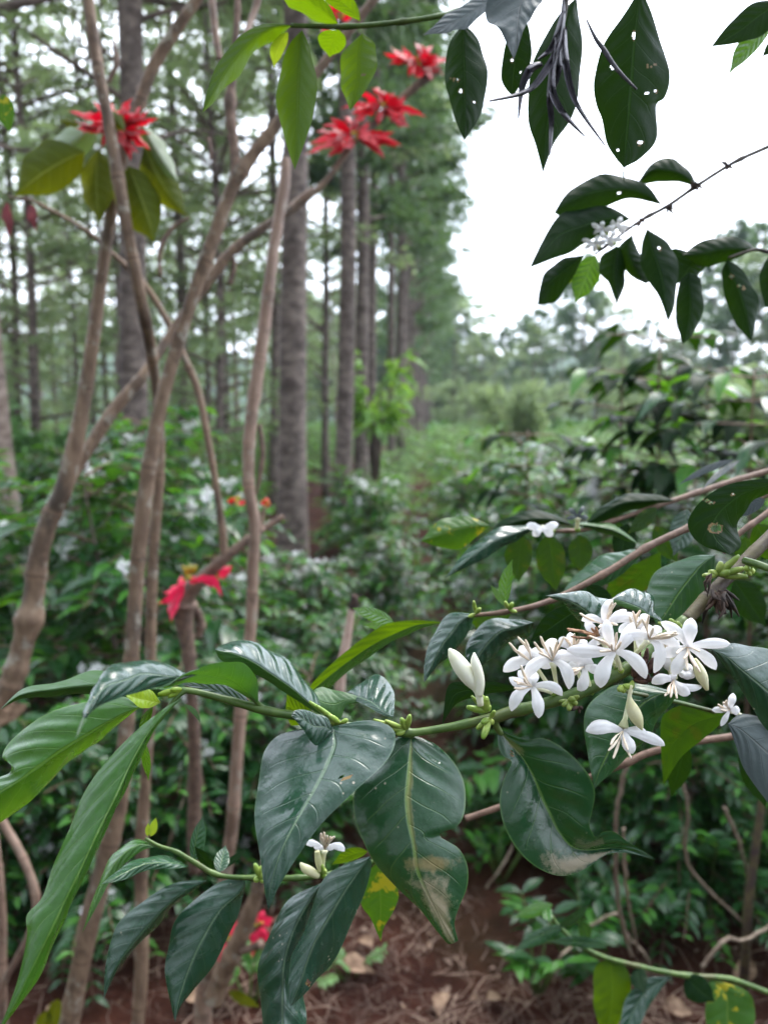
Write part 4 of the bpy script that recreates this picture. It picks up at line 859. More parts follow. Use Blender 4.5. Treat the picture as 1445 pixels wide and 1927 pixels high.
# leaves behind the flowers, right side, on the same branch
rows_leaf(b0, M['blue'], [(1146, 1198), (1152, 1140, 1122, 1168, 1100, 1182), (1140, 1127, 1108, 1155, 1090, 1172), (1120, 1121, 1090, 1141, 1078, 1156), (1098, 1114, 1072, 1132, 1062, 1140), (1072, 1113, 1052, 1125, 1048, 1130), (1026, 1121)], d=(.475, .455), dA=.02, dB=.012, bulge=.08, nu=36, label='crinkled glossy leaf directly above the flowers')
rows_leaf(b0, M['blue'], [(1250, 1172), (1234, 1152, 1222, 1158, 1214, 1158), (1227, 1124, 1206, 1146, 1198, 1151), (1204, 1108, 1182, 1136, 1174, 1143), (1174, 1113, 1160, 1129, 1156, 1135), (1147, 1129)], d=(.478, .47), dA=.022, bulge=.1, matB=M['under'], nu=30, label='small silvery leaf cupped above the flowers')
rows_leaf(b0, M['blue'], [(1338, 1222), (1373, 1211, 1366, 1236, 1358, 1250), (1408, 1214, 1396, 1262, 1385, 1284), (1450, 1226, 1430, 1290, 1410, 1324), (1500, 1270, 1470, 1326, 1440, 1372), (1530, 1340, 1505, 1370, 1485, 1400), (1540, 1440)], d=(.472, .46), dA=.02, dB=.006, bulge=.07, nu=40, label='dark leaf with white specks at the right edge')
rows_leaf(b0, M['dark'], [(1345, 1045), (1309, 1046, 1320, 1062, 1340, 1085), (1268, 1057, 1298, 1088, 1328, 1112), (1231, 1080, 1277, 1116, 1303, 1138), (1216, 1109, 1259, 1145, 1277, 1162), (1226, 1150, 1244, 1168, 1255, 1175), (1238, 1188)], d=(.52, .53), dA=.02, bulge=.06, nu=36, label='broad dark leaf with strong ribs behind the flowers')
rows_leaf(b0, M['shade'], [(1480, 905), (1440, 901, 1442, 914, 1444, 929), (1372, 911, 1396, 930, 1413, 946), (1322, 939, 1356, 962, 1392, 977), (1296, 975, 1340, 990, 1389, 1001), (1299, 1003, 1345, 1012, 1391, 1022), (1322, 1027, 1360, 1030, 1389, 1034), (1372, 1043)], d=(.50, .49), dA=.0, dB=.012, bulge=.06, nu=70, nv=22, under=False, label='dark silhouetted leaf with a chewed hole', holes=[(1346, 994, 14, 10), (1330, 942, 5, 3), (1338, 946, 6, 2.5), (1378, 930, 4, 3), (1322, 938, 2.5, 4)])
mb = MB(); ptube(mb, [(1180, 1302, .5, 4), (1260, 1318, .52, 4), (1345, 1340, .53, 4)], 12, 7); mb.build('petiole', M['greenstem'], b0)
mb = MB(); ptube(mb, [(1400, 1055, .49, 7), (1425, 1062, .48, 7), (1460, 1075, .47, 7)], 8, 8); mb.build('petiole', M['greenstem'], b0)
rows_leaf(b0, M['dark'], [(1276, 1306), (1221, 1289, 1236, 1308, 1264, 1320), (1156, 1291, 1196, 1336, 1242, 1350), (1115, 1317, 1162, 1380, 1217, 1386), (1098, 1365, 1140, 1425, 1183, 1424), (1107, 1432, 1125, 1457, 1142, 1460), (1118, 1484)], d=(.51, .50), dA=.02, dB=.012, bulge=.07, nu=40, label='dull dark leaf behind the hanging flower')
rows_leaf(b0, M['olive'], [(1368, 1345), (1335, 1334, 1340, 1350, 1352, 1366), (1290, 1326, 1306, 1362, 1322, 1390), (1256, 1338, 1276, 1388, 1285, 1422), (1242, 1372, 1258, 1415, 1266, 1446), (1248, 1480)], d=(.55, .56), bulge=.05, label='shaded green leaf right of the hanging flower')
rows_leaf(b0, M['grayleaf'], [(1369, 1362), (1395, 1343, 1392, 1372, 1384, 1404), (1440, 1357, 1425, 1400, 1400, 1448), (1480, 1390, 1465, 1440, 1440, 1505), (1520, 1470, 1500, 1500, 1480, 1550), (1540, 1560)], d=(.47, .45), dA=.015, bulge=.07, label='blue-grey leaf in the lower right edge')  # sky reflection on this leaf is put into its blue-grey colour
rows_leaf(b0, M['shade'], [(992, 1288), (963, 1290, 962, 1298, 960, 1300), (936, 1284, 930, 1298, 925, 1304), (905, 1284, 905, 1300, 898, 1312), (868, 1283, 875, 1300, 872, 1318), (842, 1294, 852, 1312, 851, 1332), (832, 1364)], d=(.50, .48), bulge=.06, nu=30, label='dark leaf behind the creamy buds')
rows_leaf(b0, M['shade'], [(1106, 1134), (1062, 1140, 1066, 1160, 1084, 1196), (1022, 1162, 1030, 1185, 1048, 1204), (998, 1206)], d=(.51, .50), nu=24)

# ------------------------------------------------------------------ twigs behind: two brown twigs of the same shrub
b1 = branch(1450, 925, .62, 'red-brown coffee twig crossing behind the flowers with glossy dark leaves', GB)
stem_part(b1, M['barkstem'], [(1470, 915, .62, 6.7), (1400, 948, .61, 6.7), (1295, 993, .59, 6.7), (1217, 1030, .58, 6.7), (1134, 1081, .57, 6.3), (1038, 1129, .56, 5.5), (960, 1150, .55, 4.8), (890, 1158, .55, 3.7)], 80, 10, nodes=.042, amp=.28)
rows_leaf(b1, M['blue'], [(892, 1156), (855, 1152, 868, 1168, 886, 1176), (832, 1168, 852, 1188, 872, 1207), (814, 1197, 832, 1214, 842, 1237), (798, 1246, 812, 1252, 820, 1256), (798, 1285)], d=(.55, .53), dA=.012, dB=.01, label='blue-grey drooping leaf at the twig end')
rows_leaf(b1, M['blue'], [(1004, 1171), (965, 1164, 968, 1182, 998, 1194), (920, 1167, 940, 1190, 970, 1203), (886, 1196, 914, 1216, 937, 1226), (876, 1236, 895, 1246, 905, 1256), (892, 1266)], d=(.55, .54), dA=.014, dB=.012, label='blue-grey leaf with a pale midrib left of the flowers')
rows_leaf(b1, M['dark'], [(1212, 1038), (1180, 1035, 1172, 1055, 1176, 1076), (1135, 1045, 1131, 1075, 1141, 1099), (1090, 1074, 1090, 1098, 1101, 1113), (1053, 1123)], d=(.60, .62), dA=.02)
rows_leaf(b1, M['olive'], [(1243, 1038), (1192, 1062, 1204, 1080, 1238, 1096), (1150, 1085, 1174, 1100, 1192, 1116), (1138, 1128)], d=(.63, .65), label='yellow-spotted leaf behind the twig')
rows_leaf(b1, M['backlit'], [(838, 1172), (790, 1167, 790, 1175, 792, 1182), (735, 1172, 757, 1186, 758, 1200), (690, 1196, 700, 1214, 704, 1228), (632, 1242, 640, 1256, 644, 1275), (584, 1290, 596, 1292, 612, 1297), (588, 1300)], d=(.56, .58), dA=.0, dB=.02, matB=M['dark'], nu=36, label='long narrow folded leaf pointing down left')
pleaf(b1, M['bright'], (742, 1172), (662, 1144), 10, 16, 4, d=(.57, .6)); pleaf(b1, M['bright'], (745, 1176), (682, 1176), 4, 12, 2, d=(.58, .6))
pleaf(b1, M['bright'], (950, 1138), (964, 1052), 10, 14, -4, d=(.56, .56), label='young upright bright leaf')
pleaf(b1, M['olive'], (962, 1152), (870, 1150), 4, 34, -8, d=(.57, .6)); pleaf(b1, M['bright'], (955, 1142), (922, 1100), 6, 7, 0, d=(.55, .55))
pleaf(b1, M['shade'], (1105, 1100), (1160, 1170), 22, 22, 0, d=(.6, .6))
bud_part(b1, 895, 1155, .548, [(-4, -24, 4), (8, -10, 5), (-14, 6, 4)]); bud_part(b1, 958, 1148, .548, [(-8, -16, 4), (6, -14, 5), (14, 4, 4)])

b2 = branch(1460, 885, .78, 'thin dark twig above the first, with arching leaves and one blurred flower', GB)
stem_part(b2, M['barkstem'], [(1470, 880, .78, 5.9), (1380, 905, .77, 5.5), (1263, 943, .75, 5.2), (1148, 982, .73, 4.4), (1098, 997, .72, 4.1), (1040, 999, .71, 3.3)], 60, 9, nodes=.05, amp=.3)
L2 = [('yspot', [(922, 990), (895, 976, 895, 990, 902, 1005), (860, 971, 860, 995, 872, 1030), (822, 983, 830, 1005, 836, 1032), (792, 1018)], (.70, .68)),
      ('shade', [(1077, 988), (1030, 963, 1030, 978, 1030, 988), (980, 964, 975, 982, 970, 998), (938, 985, 935, 1000, 936, 1010), (904, 1027)], (.71, .70)),
      ('blue', [(1012, 990), (975, 988, 970, 1004, 977, 1014), (925, 999, 926, 1020, 946, 1030), (880, 1034, 886, 1048, 902, 1056), (836, 1088)], (.70, .66)),
      ('shade', [(1270, 942), (1225, 929, 1222, 943, 1227, 951), (1175, 931, 1170, 948, 1181, 963), (1130, 954, 1130, 968, 1141, 979), (1097, 991)], (.74, .72)),
      ('under', [(1076, 986), (1115, 983, 1115, 990, 1116, 998), (1160, 990, 1158, 1000, 1156, 1010), (1200, 1024)], (.72, .70))]
for mn, rw, dd in L2: rows_leaf(b2, M[mn], rw, d=dd, dA=.015, dB=.01, nu=28)
for mn, bs, tp, a, b, bn in (('olive', (985, 1006), (976, 1096), 28, 24, 4), ('olive', (1032, 1004), (1046, 1114), 30, 26, 0), ('olive', (1090, 1006), (1092, 1078), 22, 24, 0), ('blue', (1293, 958), (1266, 1046), 26, 24, -4),
                             ('shade', (1180, 985), (1165, 1060), 22, 24, 0), ('olive', (1235, 955), (1180, 1005), 14, 16, 0), ('olive', (1230, 990), (1275, 1060), 20, 22, 0)):
    pleaf(b2, M[mn], bs, tp, a, b, bn, d=(.73, .72))
pleaf(b2, M['grayleaf'], (1384, 864), (1274, 914), 6, 8, 6, d=(.74, .72), label='pale thin leaf seen edge-on'); pleaf(b2, M['grayleaf'], (1392, 866), (1318, 924), 5, 7, 5, d=(.74, .7))
flower(b2, (1087, 972), .70, [(1070, 956, 0, .6), (1098, 952, 0, .6), (1106, 974, 0, .6), (1066, 976, 0, .6)], [], (1086, 996, .71), w=10, mat='grayleaf')
flower(b2, (1020, 994), .69, [(990, 988, 0, .9), (1050, 986, 0, .9), (1040, 1008, 0, .9), (1002, 1008, 0, .9)], [], (1040, 998, .71), w=12)

b3 = branch(1460, 950, .55, 'short brown twig at the right edge above the withered brown flowers', GB)
stem_part(b3, M['barkstem'], [(1470, 945, .56, 5.9), (1430, 975, .555, 5.9), (1392, 1003, .55, 5.2), (1360, 1040, .55, 3.7)], 30, 9, nodes=.03, amp=.2)
pleaf(b3, M['olive'], (1420, 985), (1470, 1060), 30, 24, 0, d=(.6, .62)); pleaf(b3, M['petal'] if False else M['grayleaf'], (1440, 940), (1385, 975), 16, 12, 3, d=(.57, .58))
pleaf(b3, M['bright'], (1440, 960), (1452, 1010), 14, 12, 0, d=(.62, .62)); pleaf(b3, M['olive'], (1400, 1010), (1420, 1080), 26, 22, 0, d=(.66, .66)); pleaf(b3, M['shade'], (1380, 1090), (1440, 1180), 30, 30, 0, d=(.75, .75))

b4 = branch(1410, 1375, .66, 'brown twig passing behind the hanging flower and the curled leaf', GB)
stem_part(b4, M['barkstem'], [(1450, 1368, .66, 6.7), (1375, 1386, .66, 6.7), (1300, 1397, .66, 6.7), (1220, 1417, .66, 6.7), (1175, 1437, .66, 6.7), (1090, 1470, .67, 5.9), (1000, 1500, .68, 5.9), (940, 1519, .68, 5.9), (875, 1541, .68, 5.2)], 70, 9, nodes=.05, amp=.22)
pleaf(b4, M['shade'], (1290, 1400), (1262, 1500), 20, 22, 0, d=(.68, .7)); pleaf(b4, M['olive'], (1180, 1440), (1130, 1380), 16, 16, 0, d=(.7, .75))
pleaf(b4, M['shade'], (1400, 1395), (1440, 1520), 26, 26, 0, d=(.7, .7))

# ------------------------------------------------------------------ lower twig
b5 = branch(715, 1622, .56, 'low green twig with hanging dull green leaves and one small flower', GB)
stem_part(b5, M['greenstem'], [(720, 1615, .56, 5), (680, 1630, .56, 5), (640, 1641, .56, 5.5), (600, 1648, .555, 5.5), (560, 1652, .55, 5.5), (490, 1652, .55, 5), (430, 1650, .55, 4.5), (398, 1642, .55, 5), (365, 1622, .55, 5), (330, 1602, .55, 4), (300, 1592, .55, 3.5), (274, 1578, .55, 3)], 60, 9, nodes=.03, amp=.25)
rows_leaf(b5, M['blue'], [(390, 1657), (341, 1659, 352, 1676, 362, 1678), (292, 1680, 312, 1708, 326, 1704), (236, 1724, 268, 1756, 294, 1746), (209, 1769, 236, 1796, 254, 1786), (199, 1818, 210, 1838, 221, 1827), (196, 1880)], d=(.55, .53), dA=.012, dB=.012, bulge=.06, label='left-most hanging dull green leaf of the low twig')
rows_leaf(b5, M['blue'], [(460, 1653), (419, 1658, 452, 1680, 462, 1670), (367, 1691, 416, 1712, 451, 1709), (329, 1739, 386, 1760, 437, 1750), (314, 1792, 360, 1814, 404, 1812), (313, 1840, 342, 1866, 368, 1860), (320, 1885, 334, 1898, 340, 1896), (330, 1924)], d=(.55, .52), dA=.014, dB=.012, bulge=.06, nu=46, label='broad hanging dull green leaf in the middle of the low twig')
rows_leaf(b5, M['blue'], [(697, 1611), (647, 1627, 672, 1645, 698, 1632), (612, 1652, 650, 1676, 682, 1690), (584, 1717, 622, 1722, 656, 1754), (554, 1792, 590, 1778, 614, 1825), (542, 1848, 562, 1858, 577, 1866), (546, 1895)], d=(.53, .50), dA=.014, dB=.012, bulge=.05, nu=46, label='large blue-green leaf with brown specks, hanging right', holes=[(580, 1849, 4, 7)])
rows_leaf(b5, M['blue'], [(608, 1660), (554, 1687, 584, 1694, 612, 1672), (520, 1728, 556, 1745, 590, 1715), (494, 1792, 536, 1808, 560, 1790), (486, 1859, 532, 1880, 572, 1872), (494, 1926, 532, 1940, 574, 1926), (505, 1970, 530, 1980, 560, 1970), (530, 2020)], d=(.545, .50), dA=.02, dB=.02, bulge=.07, nu=46, quilt=.08, label='glossy dark leaf behind it reaching the bottom edge')
rows_leaf(b5, M['dark'], [(356, 1630), (322, 1613, 326, 1624, 336, 1634), (273, 1613, 275, 1626, 277, 1638), (225, 1635, 230, 1645, 236, 1655), (192, 1664)], d=(.55, .50), dA=.012, label='small arched leaf near the twig tip')
rows_leaf(b5, M['bright'], [(296, 1594), (255, 1579, 262, 1590, 270, 1600), (217, 1604, 226, 1614, 237, 1624), (194, 1643, 200, 1652, 207, 1660), (176, 1690, 180, 1696, 186, 1700), (155, 1756)], d=(.55, .52), dA=.01, label='narrow bright leaf near the twig tip')
pleaf(b5, M['dark'], (364, 1624), (383, 1534), 18, 10, -4, d=(.56, .57)); pleaf(b5, M['shade'], (402, 1640), (366, 1592), 12, 10, 0, d=(.56, .56)); pleaf(b5, M['dark'], (412, 1642), (425, 1590), 14, 14, 0, d=(.58, .6)); pleaf(b5, M['shade'], (410, 1640), (470, 1594), 6, 7, 0, d=(.6, .62))
pleaf(b5, M['lime'], (284, 1574), (294, 1538), 8, 7, 0, d=(.55, .55)); pleaf(b5, M['lime'], (278, 1574), (280, 1548), 4, 5, 0, d=(.55, .55))
rows_leaf(b5, M['yspot'], [(712, 1622), (690, 1645, 714, 1650, 738, 1648), (679, 1696, 716, 1700, 750, 1684), (697, 1728, 716, 1730, 741, 1713), (708, 1752, 717, 1752, 722, 1746), (717, 1772)], d=(.58, .58), label='yellow-spotted green leaf hanging behind the notched leaf')
pleaf(b5, M['backlit'], (692, 1602), (624, 1628), 14, 10, 4, d=(.58, .58))
bud_part(b5, 490, 1652, .545, [(-10, -26, 6), (4, -22, 7), (12, -10, 7), (-12, 6, 6), (8, 8, 6)], 'calyx')
closed_bud(b5, [(600, 1650), (588, 1642), (574, 1634), (565, 1624)], [5, 8, 8, 2], .54, 'wilt', 'small pale closed bud on the low twig')
closed_bud(b5, [(602, 1640), (600, 1622), (597, 1602)], [3, 7, 5], .54, 'wilt')
bud_part(b5, 603, 1648, .545, [(0, -14, 6), (-10, -8, 5), (10, -10, 6), (12, 2, 5), (4, -20, 5)], 'calyx')
flower(b5, (611, 1598), .54, [(577, 1590, 0, 1.0, -4, -7), (648, 1602, 0, 1.1, 4, -8), (630, 1592, .004, .9), (590, 1592, .004, .8)], [(604, 1568), (610, 1566), (616, 1572), (622, 1574), (630, 1574), (607, 1576)], (607, 1636, .545), w=9, tr=(4, 7), label='small white flower on the low twig, seen from the side')

# ------------------------------------------------------------------ twig at the top with hanging leaves
b6 = branch(930, -15, .62, 'dark green twig crossing the top edge with hanging green leaves', GB)
stem_part(b6, M['greenstem'], [(960, -30, .62, 5), (880, 14, .61, 5), (815, 32, .60, 5), (720, 45, .60, 5), (640, 50, .60, 5), (548, 48, .60, 4)], 40, 8, nodes=.045, amp=.3)
rows_leaf(b6, M['backlit'], [(552, 48), (500, 44, 510, 54, 530, 64), (450, 70, 465, 84, 482, 100), (410, 120, 425, 134, 438, 152), (390, 172, 398, 182, 408, 186), (381, 212)], d=(.60, .55), dA=-.0, dB=.03, label='bright green leaf pointing down left', bulge=.05)
rows_leaf(b6, M['backlit'], [(568, 56), (542, 90, 565, 92, 583, 90), (522, 160, 562, 160, 596, 155), (525, 220, 560, 222, 590, 216), (542, 280, 557, 280, 571, 275), (555, 320)], d=(.60, .57), dA=.012, dB=.012, bulge=.05, label='long bright green leaf hanging straight down')
pleaf(b6, M['lime'], (542, 60), (516, 128), 15, 12, 6, d=(.61, .62), label='small yellow-green leaf')
pleaf(b6, M['backlit'], (638, 56), (620, 108), 30, 24, 3, d=(.61, .63))
rows_leaf(b6, M['backlit'], [(682, 62), (645, 100, 676, 100, 706, 86), (641, 155, 674, 150, 708, 128), (650, 185, 666, 186, 691, 165), (659, 208)], d=(.60, .59), dA=.01, dB=.01, label='dark green oval leaf right of the long bright one', holes=[(684, 140, 3, 3)])
rows_leaf(b6, M['backlit'], [(637, 46), (622, 14, 612, 24, 590, 38), (600, -10, 580, 4, 555, 18), (560, -40, 540, -30, 525, -10), (490, -60)], d=(.60, .56), dB=.02)
rows_leaf(b6, M['backlit'], [(678, 40), (672, 10, 660, 18, 645, 24), (650, -15, 630, -8, 612, 0), (600, -45)], d=(.60, .57))
rows_leaf(b6, M['shade'], [(872, 42), (847, 80, 872, 82, 902, 80), (836, 135, 874, 140, 916, 132), (845, 185, 874, 190, 910, 200), (858, 230, 874, 228, 893, 236), (874, 264)], d=(.61, .60), dA=.01, dB=.012, bulge=.05, nu=60, nv=14, label='dark oval leaf with pinholes hanging beside the red bracts', holes=[(854, 150, 3, 2.5), (867, 172, 5, 4), (862, 150, 2, 3), (892, 192, 2.5, 3), (848, 146, 2, 2)])
pleaf(b6, M['grayleaf'], (935, -10), (795, 66), 20, 20, -6, d=(.6, .58), label='withered blue-grey leaf', rag=.2)

b7 = branch(1060, -40, .55, 'bare hanging coffee twig at the top with shrivelled dark strips and big shaded leaves', GB)
stem_part(b7, M['darkstem'], [(1080, -60, .56, 5), (1066, -5, .55, 5), (1060, 40, .55, 3.5), (1048, 70, .55, 2.5)], 20, 8, nodes=.03, amp=.3)
rows_leaf(b7, M['grayleaf'], [(1035, -30), (1015, 10, 985, 0, 925, -10), (1000, 30, 975, 40, 920, 45), (985, 60, 972, 75, 945, 62), (966, 112)], d=(.56, .54), label='withered grey-blue leaf', wave=.15)
rows_leaf(b7, M['shade'], [(985, 25), (955, 70, 975, 70, 997, 62), (944, 120, 968, 122, 1000, 108), (943, 150, 965, 150, 990, 140), (955, 172, 964, 170, 976, 165), (966, 182)], d=(.58, .58), nu=40, nv=12, holes=[(963, 113, 4, 4), (978, 135, 2, 2)])
rows_leaf(b7, M['shade'], [(1084, -5), (1042, 40, 1064, 45, 1090, 30), (1005, 110, 1048, 112, 1094, 100), (993, 180, 1040, 180, 1090, 165), (994, 230, 1030, 232, 1072, 226), (1008, 275, 1025, 280, 1043, 270), (1021, 326)], d=(.57, .57), dA=.01, dB=.012, bulge=.05, label='long shaded leaf behind the shrivelled strips', nu=44)
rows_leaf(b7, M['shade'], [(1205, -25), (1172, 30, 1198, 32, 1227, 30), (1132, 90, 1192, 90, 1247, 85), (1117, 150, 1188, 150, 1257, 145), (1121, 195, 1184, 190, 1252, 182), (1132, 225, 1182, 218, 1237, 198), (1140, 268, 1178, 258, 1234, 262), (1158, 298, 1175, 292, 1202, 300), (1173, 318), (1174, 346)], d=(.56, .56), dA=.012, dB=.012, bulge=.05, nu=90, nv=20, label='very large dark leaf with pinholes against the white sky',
          holes=[(1192, 66, 2.5, 10), (1153, 125, 6, 6), (1217, 175, 4, 3), (1233, 172, 3, 3), (1218, 124, 3, 2.5), (1232, 122, 2.5, 3), (1225, 127, 2, 2), (1204, 268, 6, 5), (1162, 282, 3, 3)])
for s in ([(1062, -5, .548, 4), (1052, 80, .54, 6), (1028, 130, .535, 7), (990, 172, .53, 5), (920, 190, .525, 2)], [(1062, 50, .545, 4), (1063, 110, .54, 7), (1082, 190, .535, 5), (1138, 274, .53, 1.5)], [(1046, 70, .54, 4), (1038, 160, .535, 7), (1056, 208, .53, 6), (1100, 257, .53, 1.5)],
          [(1040, 110, .54, 4), (1034, 180, .535, 6), (1037, 230, .535, 5), (1034, 292, .535, 1.5)], [(1020, 120, .54, 5), (998, 130, .54, 8), (982, 165, .54, 6), (975, 224, .54, 1.5)], [(1060, 20, .545, 4), (1040, 85, .54, 6), (1012, 112, .54, 2)], [(1052, 60, .55, 5), (1050, 120, .55, 8), (1042, 160, .55, 6), (1030, 185, .55, 2)]):
    mb = MB(); c = spline(s, 18); idx = []
    for i, (a, b, d_, r) in enumerate(c):
        a2, b2, _, _ = c[min(i + 1, 18)]; a1, b1, _, _ = c[max(i - 1, 0)]; L = math.hypot(a2 - a1, b2 - b1) or 1; nx, ny = -(b2 - b1) / L, (a2 - a1) / L; tw = .5 + .5 * math.sin(i * .5)
        idx.append([mb.vert(P(a + nx * r * k, b + ny * r * k, d_ + .006 * (abs(k) - .5) * (1 if tw > .5 else -1) * r / 6)) for k in (-1, -.45, 0, .45, 1)])
    for r0, r1 in zip(idx, idx[1:]):
        for k in range(4): mb.face((r0[k], r0[k + 1], r1[k + 1], r1[k]))
    mb.build('shrivelled_leaf', M['purplestrip'], b7)
mb = MB(); ptube(mb, [(1103, 36, .53, 1.5), (1120, 72, .53, 3.5), (1136, 94, .53, 4.5), (1160, 130, .53, 4), (1197, 168, .53, 2)], 16, 7); st_ = tag(mb.build('dry_stalk', M['purplestrip'], None), 'thin curved dark stalk lying across the very large dark leaf', 'stalk')
b8 = branch(1470, 0, .6, 'corner of a coffee branch in the top right with one dark and one bright leaf', GB)
stem_part(b8, M['greenstem'], [(1520, -20, .6, 5), (1480, 0, .6, 5), (1455, 20, .6, 4)], 10, 8)
rows_leaf(b8, M['shade'], [(1480, 0), (1420, 4, 1435, 24, 1446, 57), (1372, 44, 1388, 60, 1400, 78), (1337, 88)], d=(.6, .6)); pleaf(b8, M['bright'], (1452, 45), (1370, 140), 22, 14, 4, d=(.62, .62)); pleaf(b8, M['shade'], (1480, 60), (1432, 108), 12, 12, 0, d=(.62, .62))

# ------------------------------------------------------------------ dark branch against the white sky
b9 = branch(1470, 262, .72, 'dark leaved coffee branch silhouetted against the white sky on the right', GB)
stem_part(b9, M['darkstem'], [(1480, 258, .72, 4), (1445, 276, .72, 4), (1380, 306, .72, 3.5), (1310, 350, .72, 3.5), (1255, 388, .72, 3.5), (1205, 415, .72, 3), (1150, 455, .72, 2.5), (1120, 478, .72, 2)], 50, 7, nodes=.05, amp=.5)
stem_part(b9, M['darkstem'], [(1480, 478, .74, 4), (1445, 474, .74, 4), (1418, 470, .74, 3), (1370, 485, .74, 2.5)], 20, 7)
SH = [([(1246, 386), (1217, 350, 1205, 362, 1190, 374), (1172, 331, 1165, 356, 1150, 384), (1122, 331, 1115, 362, 1110, 400), (1072, 358, 1070, 380, 1065, 410), (1042, 400)], (.72, .70)),
      ([(1186, 412), (1150, 390, 1140, 412, 1128, 442), (1100, 392, 1096, 425, 1092, 464), (1056, 402, 1056, 440, 1066, 478), (1022, 450, 1030, 466, 1038, 488), (996, 504)], (.72, .68)),
      ([(1312, 352), (1292, 316, 1285, 330, 1272, 342), (1262, 299, 1252, 320, 1242, 343), (1232, 302, 1224, 322, 1212, 346), (1197, 347)], (.72, .73)),
      ([(1098, 480), (1062, 486, 1066, 506, 1074, 528), (1030, 508, 1036, 530, 1046, 566), (1016, 538, 1022, 552, 1030, 572), (1011, 574)], (.72, .72)),
      ([(1217, 430), (1252, 455, 1222, 460, 1206, 462), (1272, 482, 1238, 500, 1206, 500), (1274, 530, 1248, 540, 1220, 530), (1268, 575, 1252, 575, 1240, 560), (1256, 606)], (.72, .70)),
      ([(1298, 512), (1314, 522, 1296, 536, 1278, 530), (1323, 552, 1298, 566, 1272, 562), (1318, 600, 1296, 604, 1270, 596), (1302, 630, 1290, 630, 1276, 622), (1284, 648)], (.74, .74)),
      ([(1419, 470), (1407, 454, 1395, 468, 1380, 488), (1362, 445, 1356, 470, 1348, 497), (1312, 458, 1316, 478, 1322, 502), (1283, 480)], (.74, .74)),
      ([(1368, 488), (1392, 505, 1374, 512, 1357, 514), (1417, 540, 1390, 548, 1362, 552), (1427, 576, 1402, 588, 1378, 600), (1420, 612, 1408, 616, 1396, 624), (1413, 643)], (.74, .73)),
      ([(1480, 470), (1440, 490, 1450, 500, 1480, 510), (1428, 530, 1450, 540, 1490, 550), (1440, 580)], (.74, .74)),
      ([(1190, 440), (1195, 462, 1180, 468, 1160, 470), (1215, 490, 1190, 500, 1168, 500), (1228, 520, 1205, 528, 1190, 520), (1216, 534)], (.73, .73)),
      ([(1160, 462), (1178, 480, 1156, 490, 1130, 484), (1176, 520, 1154, 522, 1128, 512), (1170, 550, 1158, 548, 1145, 535), (1160, 572)], (.73, .73)),
      ([(1320, 480), (1325, 500, 1300, 500, 1262, 470), (1310, 520, 1285, 520, 1262, 512), (1270, 535)], (.75, .75))]
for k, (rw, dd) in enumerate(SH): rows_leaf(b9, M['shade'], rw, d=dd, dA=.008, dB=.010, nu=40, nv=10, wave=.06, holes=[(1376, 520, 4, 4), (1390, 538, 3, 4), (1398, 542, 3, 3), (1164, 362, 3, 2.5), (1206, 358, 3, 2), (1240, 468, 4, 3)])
pleaf(b9, M['bright'], (1120, 480), (1082, 570), 26, 24, 0, d=(.75, .76), label='backlit bright green leaf'); pleaf(b9, M['backlit'], (1092, 490), (1068, 535), 14, 14, 0, d=(.76, .77))
random.seed(17)
for fx, fy in ((1132, 432), (1160, 424), (1118, 458), (1146, 450)):
    ps = []
    for q in range(5): a = q * 1.256 + random.uniform(-.3, .3); ps.append((fx + 26 * math.cos(a), fy + 17 * math.sin(a), random.uniform(-.01, .01), .8))
    flower(b9, (fx, fy), .715, ps, [], (fx + 8, fy + 8, .722), w=8)
for fx, fy in ((1255, 392), (1310, 348), (1206, 416), (1368, 312)):
    mb = MB()
    for q in range(12): a = P(fx, fy, .718); e = P(fx + random.uniform(-14, 14), fy + random.uniform(-9, 12), .716); blob(mb, a, e - a, (e - a).length, .0012, 0, 5, 4)
    mb.build('withered_flowers', M['driedfl'], b9)

# ------------------------------------------------------------------ low branch in the bottom right corner
b10 = branch(1470, 1880, 1.0, 'low coffee branch in the bottom right corner with olive and yellowing leaves', GB)
stem_part(b10, M['greenstem'], [(1480, 1882, 1.0, 5), (1445, 1868, 1.0, 5), (1370, 1842, 1.0, 5), (1290, 1836, 1.0, 5), (1190, 1816, 1.0, 4.5), (1110, 1790, 1.0, 4), (1050, 1742, 1.0, 3.5), (1030, 1705, 1.0, 3)], 40, 7, nodes=.06, amp=.3)
rows_leaf(b10, M['backlit'], [(1150, 1800), (1120, 1820, 1150, 1830, 1178, 1822), (1116, 1870, 1150, 1880, 1187, 1865), (1120, 1910, 1145, 1925, 1175, 1905), (1140, 1965)], d=(1.0, .98), label='olive green leaf hanging to the bottom edge')
rows_leaf(b10, M['blue'], [(1262, 1838), (1215, 1842, 1222, 1860, 1235, 1872), (1180, 1875, 1195, 1895, 1215, 1905), (1165, 1930, 1175, 1945, 1190, 1955), (1160, 1985)], d=(1.0, .95))
rows_leaf(b10, M['yspot'], [(1335, 1842), (1330, 1870, 1365, 1870, 1400, 1862), (1326, 1910, 1368, 1915, 1420, 1900), (1340, 1950, 1370, 1960, 1410, 1945), (1375, 1990)], d=(1.0, .96), label='broad yellowing leaf in the corner')
for mn, bs, tp, a, b in (('shade', (1290, 1836), (1345, 1885), 26, 24), ('bright', (1040, 1702), (966, 1728), 10, 16), ('dark', (1062, 1742), (966, 1790), 12, 16), ('dark', (1142, 1782), (1030, 1772), 12, 10), ('dark', (1105, 1770), (1090, 1730), 12, 14), ('blue', (1050, 1745), (1110, 1700), 10, 10), ('bright', (1030, 1706), (1036, 1736), 10, 10), ('shade', (1200, 1818), (1212, 1870), 16, 16)):
    pleaf(b10, M[mn], bs, tp, a, b, 4, d=(1.0, .97))
